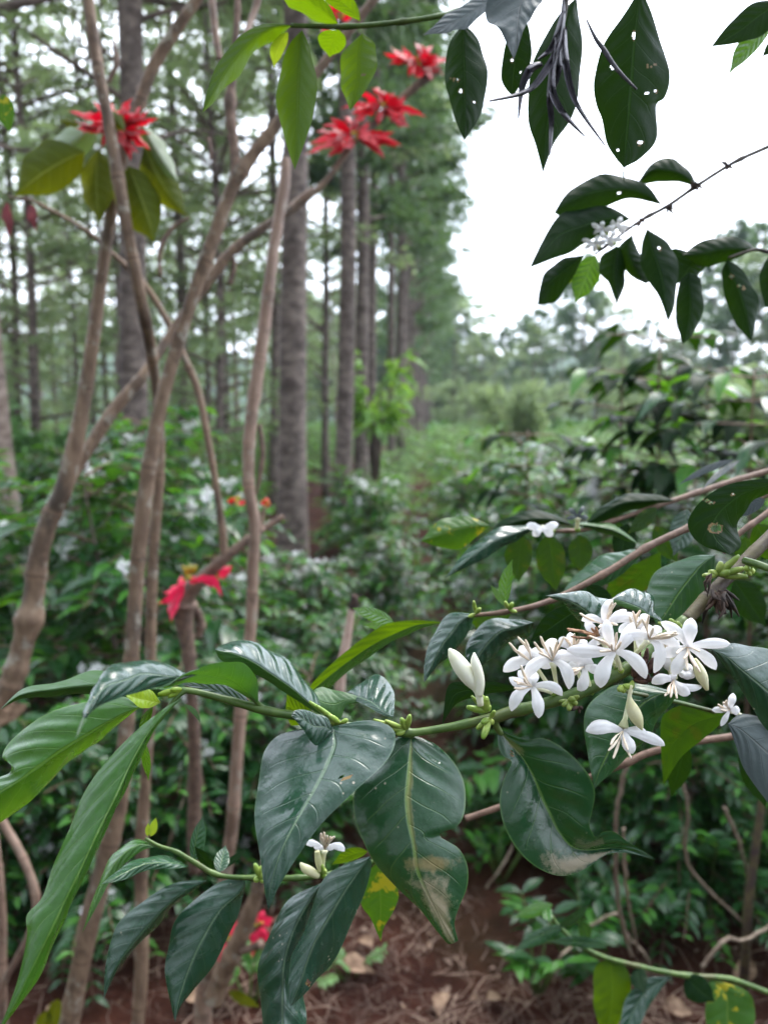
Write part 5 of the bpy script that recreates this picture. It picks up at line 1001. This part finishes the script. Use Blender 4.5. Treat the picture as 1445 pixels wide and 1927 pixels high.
# ------------------------------------------------------------------ poinsettias: tall jointed canes
def cane(parent, px, mat='cane', nodes=.11, amp=.14, n=90, knobs=(), name='cane'):
    s = spline([tuple(map(float, p)) for p in px], n); pts = []; rad = []
    ph = random.uniform(0, .14); L = 0; prev = None; us = []; nd = [-random.uniform(.01, .1)]
    while nd[-1] < 6: nd.append(nd[-1] + random.choice([.07, .1, .13, .16, .2, .25]) * random.uniform(.85, 1.15))
    for i, (a, b, d, r) in enumerate(s):
        p = P(a, b, d); p = p + Vector((math.sin(p.z * 11 + ph * 90), 0, 0)) * .003
        if prev is not None: L += (p - prev).length
        prev = p; rr = .83 * r * d / FPX; k = 0
        while nd[k + 1] < L: k += 1
        us.append((k + (L - nd[k]) / (nd[k + 1] - nd[k])) * .14); q = min(L - nd[k], nd[k + 1] - L)
        rr *= 1 + amp * math.exp(-(q / .008) ** 2) + .05 * math.sin(L * 9 + ph * 40) + .03 * math.sin(L * 23 + ph * 70)
        for ka, kb, kr, ks in knobs: rr *= 1 + kr * math.exp(-(math.hypot(a - ka, b - kb) / ks) ** 2)
        pts.append(p); rad.append(rr)
    mb = MB(); tube(mb, pts, rad, 14, 0, True, .04, 0, us); return mb.build(name, M[mat], parent)
def bract_flower(parent, px, py, d, spec, mat='red', yellow=True, sc=1.0, label=None, nu=14):
    """spec: list of (tip dx, tip dy, half width px, bend, dz); the yellow cyathia sit in the middle"""
    mb = MB(); c = P(px, py, d); random.seed(int(px * 7 + py))
    for k in range(9): blob(mb, c + rdir() * .007, (rdir() + (CAM - c).normalized() * .8 + Vector((0, 0, .6))), .008, .0032, 0, 6, 5)
    f = mb.build('flower', M['cyath'] if yellow else M['deadred'], parent)
    if label: f['label'] = label
    full = [(dx, dy, w_, bn, dz, mat) for dx, dy, w_, bn, dz in spec]
    if len(spec) > 7:
        full = [(dx * random.uniform(.85, 1.2), dy * random.uniform(.75, 1.15), w_ * random.uniform(.5, .8), bn + random.uniform(-9, 9), dz, mat) for dx, dy, w_, bn, dz in spec]
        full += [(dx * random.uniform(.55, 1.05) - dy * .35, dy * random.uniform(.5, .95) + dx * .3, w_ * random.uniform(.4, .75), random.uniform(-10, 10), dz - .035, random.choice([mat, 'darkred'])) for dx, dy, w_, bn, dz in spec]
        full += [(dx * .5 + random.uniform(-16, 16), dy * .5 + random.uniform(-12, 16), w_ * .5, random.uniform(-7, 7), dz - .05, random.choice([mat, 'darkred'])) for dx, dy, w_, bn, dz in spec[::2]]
    for dx, dy, w_, bn, dz, mt in full:
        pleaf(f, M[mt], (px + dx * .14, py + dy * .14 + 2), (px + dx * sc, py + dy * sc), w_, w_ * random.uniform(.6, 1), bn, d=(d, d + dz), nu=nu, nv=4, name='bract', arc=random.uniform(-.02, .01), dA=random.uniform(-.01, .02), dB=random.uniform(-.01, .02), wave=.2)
    return f
M['cyath'] = plain('yellow_cyathia', (.62, .38, .02), (.35, .42, .05), 200, .5, c3=(.6, .12, .02))
GP = 'old poinsettia shrubs on the left'
pA = thing('poinsettia', G(-60, 1927) if False else P(-60, 1500, 1.55), 'poinsettia with a knuckled left cane and a long diagonal cane carrying red flower heads', 'poinsettia', GP)
random.seed(41)
cane(pA, [(-70, 1500, 1.55, 27), (-15, 1345, 1.55, 26), (24, 1280, 1.55, 25), (52, 1190, 1.55, 25), (66, 1130, 1.55, 22), (76, 1040, 1.54, 21), (96, 970, 1.54, 20), (118, 920, 1.53, 19), (150, 790, 1.52, 17), (178, 640, 1.50, 15), (196, 500, 1.49, 14), (207, 410, 1.48, 13.5), (220, 320, 1.47, 13), (248, 235, 1.46, 13), (285, 135, 1.45, 13.5), (330, 62, 1.44, 13), (395, -30, 1.43, 12)],
     'cane', .15, .16, 130, knobs=((60, 1165, .45, 22), (36, 1262, .25, 14)))
cane(pA, [(118, 925, 1.58, 13), (150, 868, 1.60, 14), (210, 775, 1.63, 14), (270, 705, 1.66, 13), (330, 620, 1.70, 11), (400, 520, 1.72, 12), (440, 470, 1.73, 11), (500, 425, 1.74, 9.5), (545, 395, 1.75, 9), (600, 352, 1.76, 7.5), (640, 302, 1.77, 7), (668, 265, 1.78, 6.5), (715, 222, 1.80, 7.5), (770, 175, 1.80, 9), (830, 128, 1.8, 9)], 'cane', .13, .1, 100)
cane(pA, [(540, 398, 1.75, 7), (570, 372, 1.75, 7), (592, 355, 1.75, 6)], 'canep', .2, .1, 12, name='side_shoot')
F2 = [(-72, -18, 14, 4, .02), (-76, 22, 14, -4, 0), (-55, 36, 13, 4, -.02), (-28, -42, 13, 0, .03), (-24, 28, 11, 0, -.03), (22, -30, 10, 3, .03), (58, -4, 14, 4, 0), (84, -6, 13, 6, .02), (72, 28, 14, -5, -.02), (66, 10, 15, 0, 0), (-100, 34, 8, 0, 0)]
bract_flower(pA, 668, 254, 1.77, F2, label='lowest red head on the diagonal cane')
F3 = [(-64, 22, 13, 0, .02), (-50, 36, 14, 3, -.02), (-34, -10, 12, 0, .02), (-26, -30, 12, 4, .03), (18, -32, 15, 5, .02), (38, -18, 11, 3, 0), (66, 24, 13, -3, -.01), (44, 10, 13, 4, 0), (48, 30, 12, 3, -.03), (-10, 34, 10, 2, -.02), (-84, 8, 9, 0, 0)]
bract_flower(pA, 722, 198, 1.79, F3, label='middle red head on the diagonal cane')
F4 = [(-48, 6, 11, 3, 0), (-30, -32, 10, 0, .02), (30, -28, 12, 0, .02), (54, -6, 14, 2, 0), (44, 26, 13, 0, 0), (-20, 30, 9, 0, 0), (10, 34, 9, 2, 0), (4, -40, 10, 0, 0), (-60, -14, 9, 0, 0)]
bract_flower(pA, 788, 116, 1.80, F4, label='top red head on the diagonal cane')
bract_flower(pA, 640, 26, 1.8, [(-34, -10, 9, 2, 0), (-20, -26, 9, 0, 0), (16, -20, 9, 0, 0), (-26, 16, 8, 2, 0), (22, 8, 9, 0, 0), (-40, 44, 6, 0, 0)], label='small orange red head at the top edge')

pB = thing('poinsettia', P(165, 2010, 1.62), 'middle poinsettia with tall crossing grey canes and a leafy red head', 'poinsettia', GP)
random.seed(42)
cane(pB, [(118, 1990, 1.60, 24), (136, 1915, 1.6, 23), (165, 1750, 1.58, 22), (192, 1640, 1.57, 21), (226, 1500, 1.55, 20), (240, 1380, 1.54, 18), (246, 1240, 1.53, 17), (256, 1080, 1.52, 16.5), (272, 960, 1.51, 16), (290, 840, 1.5, 16), (312, 725, 1.49, 15), (350, 590, 1.48, 15), (400, 455, 1.47, 15), (450, 335, 1.46, 14), (520, 238, 1.45, 12.5), (600, 130, 1.44, 11), (715, -20, 1.43, 10)], 'cane', .14, .16, 150, knobs=((450, 322, .25, 16),))
cane(pB, [(447, 330, 1.46, 11), (443, 270, 1.46, 10), (434, 205, 1.46, 11), (438, 120, 1.46, 8), (443, 40, 1.46, 7), (446, -30, 1.46, 6.5)], 'deadwood', .1, .2, 40, knobs=((433, 192, .4, 14),))
cane(pB, [(252, 2000, 1.7, 15), (262, 1880, 1.7, 15), (268, 1650, 1.68, 14), (275, 1450, 1.66, 13), (284, 1220, 1.64, 12), (291, 1050, 1.62, 11.5), (299, 880, 1.6, 11), (297, 780, 1.58, 11), (286, 660, 1.52, 12.5), (268, 560, 1.44, 13), (236, 410, 1.40, 13.5), (206, 255, 1.38, 14), (182, 115, 1.37, 13.5), (165, -40, 1.36, 13)], 'cane', .16, .12, 140)
cane(pB, [(398, -30, 1.5, 8), (404, 60, 1.5, 8), (412, 112, 1.5, 7)], 'canep', .1, .1, 16, name='side_shoot'); cane(pB, [(498, -30, 1.5, 8), (478, 30, 1.5, 7), (462, 70, 1.48, 6)], 'canep', .1, .1, 16, name='side_shoot')
cane(pB, [(540, 300, 1.62, 11), (538, 345, 1.62, 13), (528, 400, 1.62, 13), (508, 510, 1.62, 13.5), (492, 640, 1.62, 14), (480, 740, 1.62, 14), (472, 830, 1.62, 13), (470, 915, 1.62, 13), (479, 985, 1.63, 13.5), (474, 1070, 1.64, 13.5), (470, 1190, 1.66, 13), (455, 1350, 1.68, 13), (440, 1500, 1.7, 14), (424, 1640, 1.74, 15), (402, 1780, 1.78, 17), (384, 1880, 1.8, 19), (378, 1990, 1.8, 20)], 'canep', .14, .12, 140)
cane(pB, [(402, 1880, 1.76, 24), (416, 1845, 1.75, 20), (440, 1795, 1.72, 20), (466, 1735, 1.70, 19), (484, 1680, 1.68, 15), (500, 1620, 1.66, 13)], 'cane', .12, .2, 50); cane(pB, [(455, 1790, 1.7, 9), (480, 1782, 1.69, 9), (492, 1776, 1.68, 10)], 'deadwood', .2, .1, 10, name='cut_stub')
cane(pB, [(486, 800, 1.63, 5), (492, 850, 1.63, 6), (488, 890, 1.63, 5), (482, 930, 1.63, 3)], 'deadwood', .05, .2, 16, name='dead_twig')
F1 = [(-82, -34, 13, 2, 0), (-70, 4, 14, 0, 0), (-40, -46, 13, 3, .03), (-10, -55, 14, 0, .03), (30, -62, 12, 0, .03), (62, -36, 13, -3, .02), (78, -14, 10, 0, 0), (60, 52, 14, 4, -.02), (20, 64, 13, 0, -.02), (-34, 44, 13, 0, -.02), (-78, 14, 10, 0, 0), (40, 20, 12, 0, 0)]
bract_flower(pB, 222, 238, 1.43, F1, label='red head among big hanging leaves behind the crossing canes')
for mt, bs, tp, a, b_, bn, dz in (('poin', (160, 285), (28, 370), 52, 46, 8, .0), ('poin', (185, 282), (188, 420), 30, 36, 4, .02), ('poin', (242, 312), (292, 458), 52, 34, -4, .0), ('poin', (272, 276), (354, 408), 32, 30, 8, .02),
                                  ('poing', (190, 225), (28, 312), 30, 34, -16, .05), ('poing', (268, 235), (338, 345), 22, 20, 4, .03), ('poin', (205, 210), (236, 248), 10, 14, 0, -.02), ('poin', (150, 235), (110, 225), 8, 8, 0, .02)):
    pleaf(pB, M[mt], bs, tp, a, b_, bn, d=(1.42 + dz, 1.38 + dz), dA=.03, dB=.03, nu=30, nv=8)
bract_flower(pB, 445, 944, 1.75, [(-18, 0, 6, 2, 0), (18, -2, 6, 2, 0), (-8, -4, 5, 0, 0)], label='tiny red bracts left of the pinkish cane'); bract_flower(pB, 500, 946, 1.75, [(-10, 2, 6, 0, 0), (9, 4, 6, 0, 0), (2, -10, 5, 0, 0)], label='tiny orange-red bracts right of the pinkish cane')
mb = MB(); ptube(mb, [(499, 950, 1.76, 3), (492, 985, 1.76, 4), (494, 1000, 1.76, 5)], 10, 7); mb.build('side_shoot', M['canep'], pB)
bract_flower(pB, 430, 1765, 1.8, [(-26, 52, 13, 0, 0), (8, 40, 11, 0, 0), (22, -34, 9, 0, 0), (-2, -52, 8, 0, 0), (30, 18, 9, 0, 0), (38, -16, 9, 0, 0)], 'pink', label='red bracts low down behind the slanting cane'); bract_flower(pB, 486, 1738, 1.8, [(28, -10, 10, 0, 0), (20, 34, 10, 0, 0), (-18, -14, 9, 0, 0), (10, -26, 9, 0, 0), (-12, 64, 9, 0, 0)], 'pink', label='red and orange bracts low down right of the slanting cane')
for bs, tp, a, b_ in (((430, 1865), (490, 1895), 10, 12), ((95, 1900), (70, 1960), 14, 12), ((110, 1880), (105, 1940), 16, 14)): pleaf(pB, M['poin'], bs, tp, a, b_, 2, d=(1.75, 1.75))

pC = thing('poinsettia', P(362, 1320, 1.85), 'gnarled dark poinsettia stump with a thin arching cane and drooping pink-red bracts', 'poinsettia', GP)
random.seed(43)
cane(pC, [(370, 1640, 2.0, 15), (366, 1500, 1.95, 15), (362, 1320, 1.86, 14), (358, 1230, 1.85, 15), (346, 1150, 1.84, 22), (352, 1118, 1.83, 20), (388, 1082, 1.82, 14), (420, 1052, 1.81, 12), (470, 1012, 1.82, 9), (532, 972, 1.84, 7)], 'deadwood', .07, .22, 80, knobs=((345, 1140, .25, 20),))
cane(pC, [(376, 1200, 1.88, 8), (380, 1170, 1.88, 11), (368, 1140, 1.86, 8)], 'deadwood', .05, .3, 20, name='cut_stub')
cane(pC, [(420, 1056, 1.81, 11), (418, 1010, 1.81, 9), (410, 930, 1.8, 8.5), (398, 850, 1.79, 8), (376, 745, 1.78, 8), (345, 670, 1.77, 7.5), (310, 600, 1.76, 7), (270, 535, 1.74, 6.5), (215, 480, 1.72, 6), (165, 435, 1.7, 5.5), (110, 402, 1.69, 5), (62, 378, 1.68, 4.5), (20, 372, 1.68, 4)], 'cane', .12, .1, 110)
bract_flower(pC, 352, 1086, 1.78, [(-58, 50, 10, -12, 0), (-30, 86, 11, 6, -.02), (66, 40, 10, -20, 0), (-16, 12, 8, 0, -.03), (22, 6, 8, 0, 0), (-44, 30, 9, -8, -.01)], 'pink', label='drooping pink-red bracts on the stump')
mb = MB()
for ex, ey in ((346, 1068), (356, 1063), (366, 1060), (374, 1058), (362, 1068), (350, 1074)): blob(mb, P(352 + (ex - 352) * .5, 1080, 1.78), P(ex, ey, 1.77) - P(352 + (ex - 352) * .5, 1080, 1.78), .024, .0036, 0, 7, 6)
mb.build('flower_centre', M['cyath'], pC)
bract_flower(pC, 405, 1076, 1.83, [(34, -10, 8, 0, 0), (24, 8, 8, 0, 0), (30, 0, 7, 0, 0), (-10, -8, 7, 0, 0)], 'pink')
for cx, cy, L_ in ((14, 380, 60), (58, 384, 44)):
    for k in range(6): pleaf(pC, M['deadred'], (cx + random.uniform(-4, 4), cy), (cx + random.uniform(-14, 14), cy + L_ * random.uniform(.7, 1.3)), 6, 6, random.uniform(-4, 4), d=(1.68, 1.67), nu=10, nv=3, name='dry_bract')
for px in ([(300, 520, 1.9, 4), (300, 470, 1.9, 6), (322, 430, 1.9, 5), (355, 410, 1.9, 3)], [(206, 155, 1.5, 5), (222, 120, 1.5, 6), (218, 78, 1.5, 4)], [(430, 535, 1.74, 7), (438, 505, 1.74, 6), (434, 478, 1.74, 4)], [(395, 260, 1.6, 5), (398, 285, 1.6, 5), (396, 300, 1.6, 3)]):
    cane(pC if px[0][0] == 300 else pA, px, 'deadwood', .05, .2, 16, name='dry_curl')

pD = thing('cut_cane', P(640, 1345, 1.5), 'pale pinkish cut cane stub with a black tip standing behind the branch', 'cane stub')
cane(pD, [(560, 1560, 1.7, 10), (610, 1420, 1.6, 10), (634, 1320, 1.52, 10), (642, 1255, 1.5, 11), (655, 1195, 1.49, 9), (665, 1140, 1.48, 7)], 'canepale', .12, .12, 30)
mb = MB(); ptube(mb, [(663, 1147, 1.48, 8), (666, 1135, 1.48, 9), (667, 1123, 1.48, 8), (668, 1119, 1.48, 5)], 6, 9); mb.build('charred_tip', M['driedfl'], pD)
pE = thing('bare_shoot', P(30, 1860, 1.7), 'pinkish bent bare stem at the lower left edge', 'stem')
cane(pE, [(-12, 1500, 1.6, 9), (6, 1548, 1.6, 9), (42, 1615, 1.6, 9), (66, 1690, 1.6, 9), (58, 1750, 1.62, 9), (36, 1800, 1.64, 8), (10, 1850, 1.66, 8), (-10, 1930, 1.68, 8)], 'canep', .12, .14, 50)
cane(pE, [(-6, 1570, 1.7, 6), (2, 1700, 1.7, 8), (4, 1820, 1.72, 10), (10, 1960, 1.74, 13)], 'canep', .12, .14, 40)
o = pleaf(None, M['dryleaf'], (52, 1325), (-30, 1368), 16, 12, -4, d=(1.5, 1.48), wave=.2); o.name = 'dead_leaf'; tag(o, 'curled pale dead leaf caught beside the knuckled cane', 'dead leaf')
o = pleaf(None, M['yspot'], (6, 176), (60, 210) if False else (20, 250), 14, 20, 4, d=(.9, .9)); o.name = 'fallen_leaf' if False else 'stray_leaf'; tag(o, 'dark green leaf tip poking in at the upper left edge', 'leaf')

# ------------------------------------------------------------------ dry vines, seedlings and litter on the ground
GV = 'dry wiry stems under the coffee shrubs'
VN = [([(1178, 1440, 1.3, 6), (1160, 1530, 1.35, 6), (1158, 1640, 1.5, 6), (1168, 1730, 1.7, 6), (1188, 1800, 1.95, 6)], 'pale dry stem dropping straight down right of the curled leaf'),
      ([(1172, 1560, 1.5, 4), (1176, 1640, 1.55, 5), (1182, 1700, 1.7, 4), (1200, 1790, 2.0, 4)], 'thin dry stem close beside the straight pale stem'),
      ([(1275, 1445, 1.5, 5), (1294, 1520, 1.55, 5), (1288, 1600, 1.7, 5), (1310, 1650, 1.8, 4), (1400, 1740, 2.1, 4)], 'wavy dry stem in the middle of the right undergrowth'),
      ([(1362, 1520, 1.8, 5), (1388, 1580, 1.9, 5), (1405, 1640, 2.0, 4), (1420, 1700, 2.2, 4)], 'dry stem near the right edge leaning left'),
      ([(1105, 1745, 1.9, 4), (1160, 1720, 1.9, 4), (1180, 1760, 2.0, 4), (1215, 1800, 2.0, 4), (1230, 1850, 2.1, 4)], 'arching dry stem low in the right undergrowth'),
      ([(1320, 1820, 1.8, 6), (1365, 1768, 1.8, 6), (1400, 1768, 1.85, 5), (1470, 1730, 1.9, 5)], 'pale bent dry stem at the lower right'),
      ([(900, 1690, 2.5, 4), (950, 1620, 2.5, 4), (975, 1560, 2.6, 3), (985, 1520, 2.7, 3)], 'thin dry twig beside the notched leaf'),
      ([(1040, 1850, 1.9, 4), (1056, 1800, 1.85, 4), (1090, 1775, 1.9, 4), (1120, 1800, 2.0, 3)], 'short looped dry stem above the dusty seedling'),
      ([(300, 1650, 2.4, 4), (320, 1580, 2.3, 4), (340, 1520, 2.3, 3), (355, 1460, 2.4, 2)], 'dry twig behind the low green twig'),
      ([(295, 1780, 2.2, 4), (330, 1740, 2.3, 4), (400, 1700, 2.4, 3)], 'slanting dry twig low between the canes')]
for px, lab in VN:
    px = [(a, b_, d_, r_ * .62) for a, b_, d_, r_ in px]; mb = MB(); ptube(mb, px, 26, 7, .05, .2, 0, .0015); tag(mb.build('dry_vine', M['drystem']), lab, 'dry stem', GV)
random.seed(55)
def seedling(px, py, n, hgt, lab, mats=('bushleaf', 'bushyoung'), ll=.075, spread=.16, groundp=True):
    g = G(px, py); o = thing('seedling', g, lab, 'seedling', 'small plants on the ground'); st = MB(); fo = MB()
    for k in range(n):
        a = random.uniform(0, 6.28); e = g + Vector((math.cos(a) * spread * random.uniform(.2, 1), math.sin(a) * spread * random.uniform(.2, 1), hgt * random.uniform(.5, 1)))
        m_ = g.lerp(e, .5) + Vector((0, 0, hgt * .15)); tube(st, [g - Vector((0, 0, .02)), m_, e], [.004, .003, .0015], 5)
        for q in range(5):
            t = .4 + .6 * q / 4; c = m_.lerp(e, max(0, (t - .4) / .6)); sd_ = (e - m_).normalized().cross(Vector((0, 0, 1)))
            for sg in (-1, 1):
                l = ll * random.uniform(.7, 1.2); blade(fo, c, (e - m_).normalized() * .5 + sd_ * sg + Vector((0, 0, random.uniform(-.2, .3))), Vector((0, 0, 1)) + rdir() * .3, l, l * .36, random.uniform(.1, .5), random.randrange(2), .25)
    fo.build('foliage', [M[m] for m in mats], o); st.build('stem', M['greenstem'], o); return o
seedling(1010, 1880, 7, .22, 'dusty grey-green seedling on the bare soil at the bottom', ('grayg', 'bushleaf') if 'grayg' in M else ('bushleaf', 'bushyoung'), .08, .2)
seedling(1330, 1740, 8, .42, 'leafy seedling under the dry stems on the right', ll=.08, spread=.25)
seedling(1200, 1640, 7, .30, 'bushy seedling behind the curled leaf tip', ll=.07, spread=.22)
seedling(1010, 1560, 6, .26, 'small bright seedling in the shade beside the curled leaf', ll=.06, spread=.2)
seedling(940, 1660, 6, .22, 'dark seedling at the edge of the path', ll=.06, spread=.2)
seedling(1110, 1730, 8, .30, 'seedling with bright tips beside the corner branch', ll=.07, spread=.24)
seedling(660, 1850, 5, .07, 'tiny pale weed on the litter beside the hanging leaf', ('weed', 'weed'), .03, .12)
seedling(470, 1900, 4, .12, 'small weed at the foot of the slanting cane', ('weed', 'bushyoung'), .06, .1)
seedling(1400, 1620, 7, .5, 'spindly seedling near the right edge', ll=.08, spread=.25)
seedling(160, 1700, 7, .4, 'leafy seedling behind the left canes', ll=.07, spread=.3)
seedling(330, 1650, 7, .4, 'leafy seedling between the canes', ll=.07, spread=.3)
seedling(560, 1620, 7, .4, 'leafy seedling behind the big grey-green leaf', ll=.07, spread=.25)
rs_ = [(770, 1640, 'dark'), (1060, 1620, 'shaded'), (1140, 1560, 'glossy'), (1260, 1720, 'low'), (1300, 1580, 'bushy'), (1370, 1690, 'broad'), (880, 1580, 'shadowed'), (1180, 1770, 'grey-green'), (1420, 1760, 'sprawling'), (1090, 1840, 'short')]
for sx_, sy_, w_ in rs_: seedling(sx_, sy_, 7, random.uniform(.18, .42), w_ + ' leafy seedling in the right-hand undergrowth by the path', ('bushleaf', 'bushleaf'), random.uniform(.06, .09), random.uniform(.18, .28))
# a mossy coffee stem in the right corner
mb = MB(); g = G(1395, 1905); tube(mb, [g - Vector((0, 0, .05)), g + Vector((.01, .02, .3)), g + Vector((.05, .05, .62)), g + Vector((.06, .08, 1.0))], [.012, .011, .009, .007], 9, 0, True, .06)
tag(mb.build('mossy_sapling', M['purplestem']), 'dark mossy coffee stem standing in the right corner', 'stem')
# fallen leaves one can tell apart
GD = 'large dead leaves lying on the soil'
for px, py, L_, lab in ((640, 1850, .10, 'pale curled dead leaf right of the hanging blue-green leaf'), (412, 1900, .12, 'brown crumpled dead leaf at the cane foot'), (835, 1900, .075, 'narrow pinkish dead leaf standing in the litter'), (1420, 1830, .10, 'small orange-brown dead leaf in the right corner'),
                       (915, 1910, .045, 'round pale dead leaf on the bottom edge'), (120, 1905, .07, 'brown dead leaf beside the thick left cane'), (1245, 1925, .08, 'grey dead leaf at the bottom right'), (700, 1810, .07, 'small brown dead leaf on the path')):
    g = G(px, py); a = random.uniform(0, 6.28); mb = MB()
    blade(mb, g + Vector((0, 0, .03)), Vector((math.cos(a), math.sin(a), .35)), Vector((random.uniform(-.4, .4), random.uniform(-.8, -.2), 1)), L_, L_ * .6, .5, 0, .5, 4)
    tag(mb.build('dead_leaf', M['dryleaf']), lab, 'dead leaf', GD)
# litter too fine to count
random.seed(66); mb = MB()
for k in range(16000):
    y = 1.45 + 3.4 * random.random() ** 1.4; x = random.uniform(-1.6, 2.3) * (y / 2.2) ** .7
    dens = mnoise.noise(Vector((x * 1.6, y * 1.6, 2)))
    if dens < -.12 and random.random() < .8: continue
    g = Vector((x, y, ground_z(x, y) + random.uniform(.0, .022))); a = random.uniform(0, 6.28); u = random.random()
    if u < .9: 
        L_ = random.uniform(.03, .16); e = g + Vector((math.cos(a) * L_, math.sin(a) * L_, random.uniform(-.01, .03))); c = g.lerp(e, .5) + rdir() * L_ * .15; w_ = random.uniform(.0005, .0017)
        n_ = Vector((-math.sin(a), math.cos(a), .4)) * w_
        i = [mb.vert(g - n_), mb.vert(g + n_), mb.vert(c + n_ + Vector((0, 0, .004))), mb.vert(c - n_ + Vector((0, 0, .004))), mb.vert(e)]
        mb.face((i[0], i[1], i[2], i[3]), None, 0); mb.face((i[3], i[2], i[4]), None, 0)
    else:
        l = random.uniform(.010, .032); blade(mb, g, Vector((math.cos(a), math.sin(a), random.uniform(0, .5))), Vector((0, 0, 1)) + rdir() * .8, l, l * random.uniform(.3, .6), random.uniform(0, .8), random.choice([0, 0, 1]), .4, 2)
tag(mb.build('leaf_litter', [M['straw'], M['dryleaf']]), 'straw and broken dry leaves scattered over the red soil', 'litter', kind='stuff')
random.seed(67); mb = MB()
for k in range(1500):
    y = 1.7 + 4.5 * random.random(); x = random.uniform(-2.2, 2.6) * (y / 2.2) ** .7
    if mnoise.noise(Vector((x * 1.3, y * 1.3, 8))) < .12: continue
    g = Vector((x, y, ground_z(x, y)))
    for q in range(4):
        a = random.uniform(0, 6.28); l = random.uniform(.015, .05); blade(mb, g + Vector((0, 0, random.uniform(.005, .03))), Vector((math.cos(a), math.sin(a), random.uniform(.1, .8))), Vector((0, 0, 1)), l, l * .45, .4, 0, .3, 2)
tag(mb.build('weeds', M['weed']), 'low green weeds sprouting from the soil', 'weeds', kind='stuff')

# ------------------------------------------------------------------ air
HAZE = True
if HAZE:
    m, nt = newmat('haze_air'); b = NB(nt); pv = b.n('ShaderNodeVolumePrincipled'); pv.inputs['Color'].default_value = (.72, .86, 1.0, 1)
    pv.inputs['Density'].default_value = .0006; pv.inputs['Anisotropy'].default_value = 0
    out = b.n('ShaderNodeOutputMaterial'); nt.links.new(pv.outputs[0], out.inputs['Volume'])
    mb = MB(); X0, X1, Y0, Y1, Z0, Z1 = -450, 450, -40, 560, -2.5, 24
    for p in ((X0, Y0, Z0), (X1, Y0, Z0), (X1, Y1, Z0), (X0, Y1, Z0), (X0, Y0, Z1), (X1, Y0, Z1), (X1, Y1, Z1), (X0, Y1, Z1)): mb.vert(p)
    for f in ((0, 3, 2, 1), (4, 5, 6, 7), (0, 1, 5, 4), (1, 2, 6, 5), (2, 3, 7, 6), (3, 0, 4, 7)): mb.face(f)
    tag(mb.build('haze', m, None, False), kind='stuff')
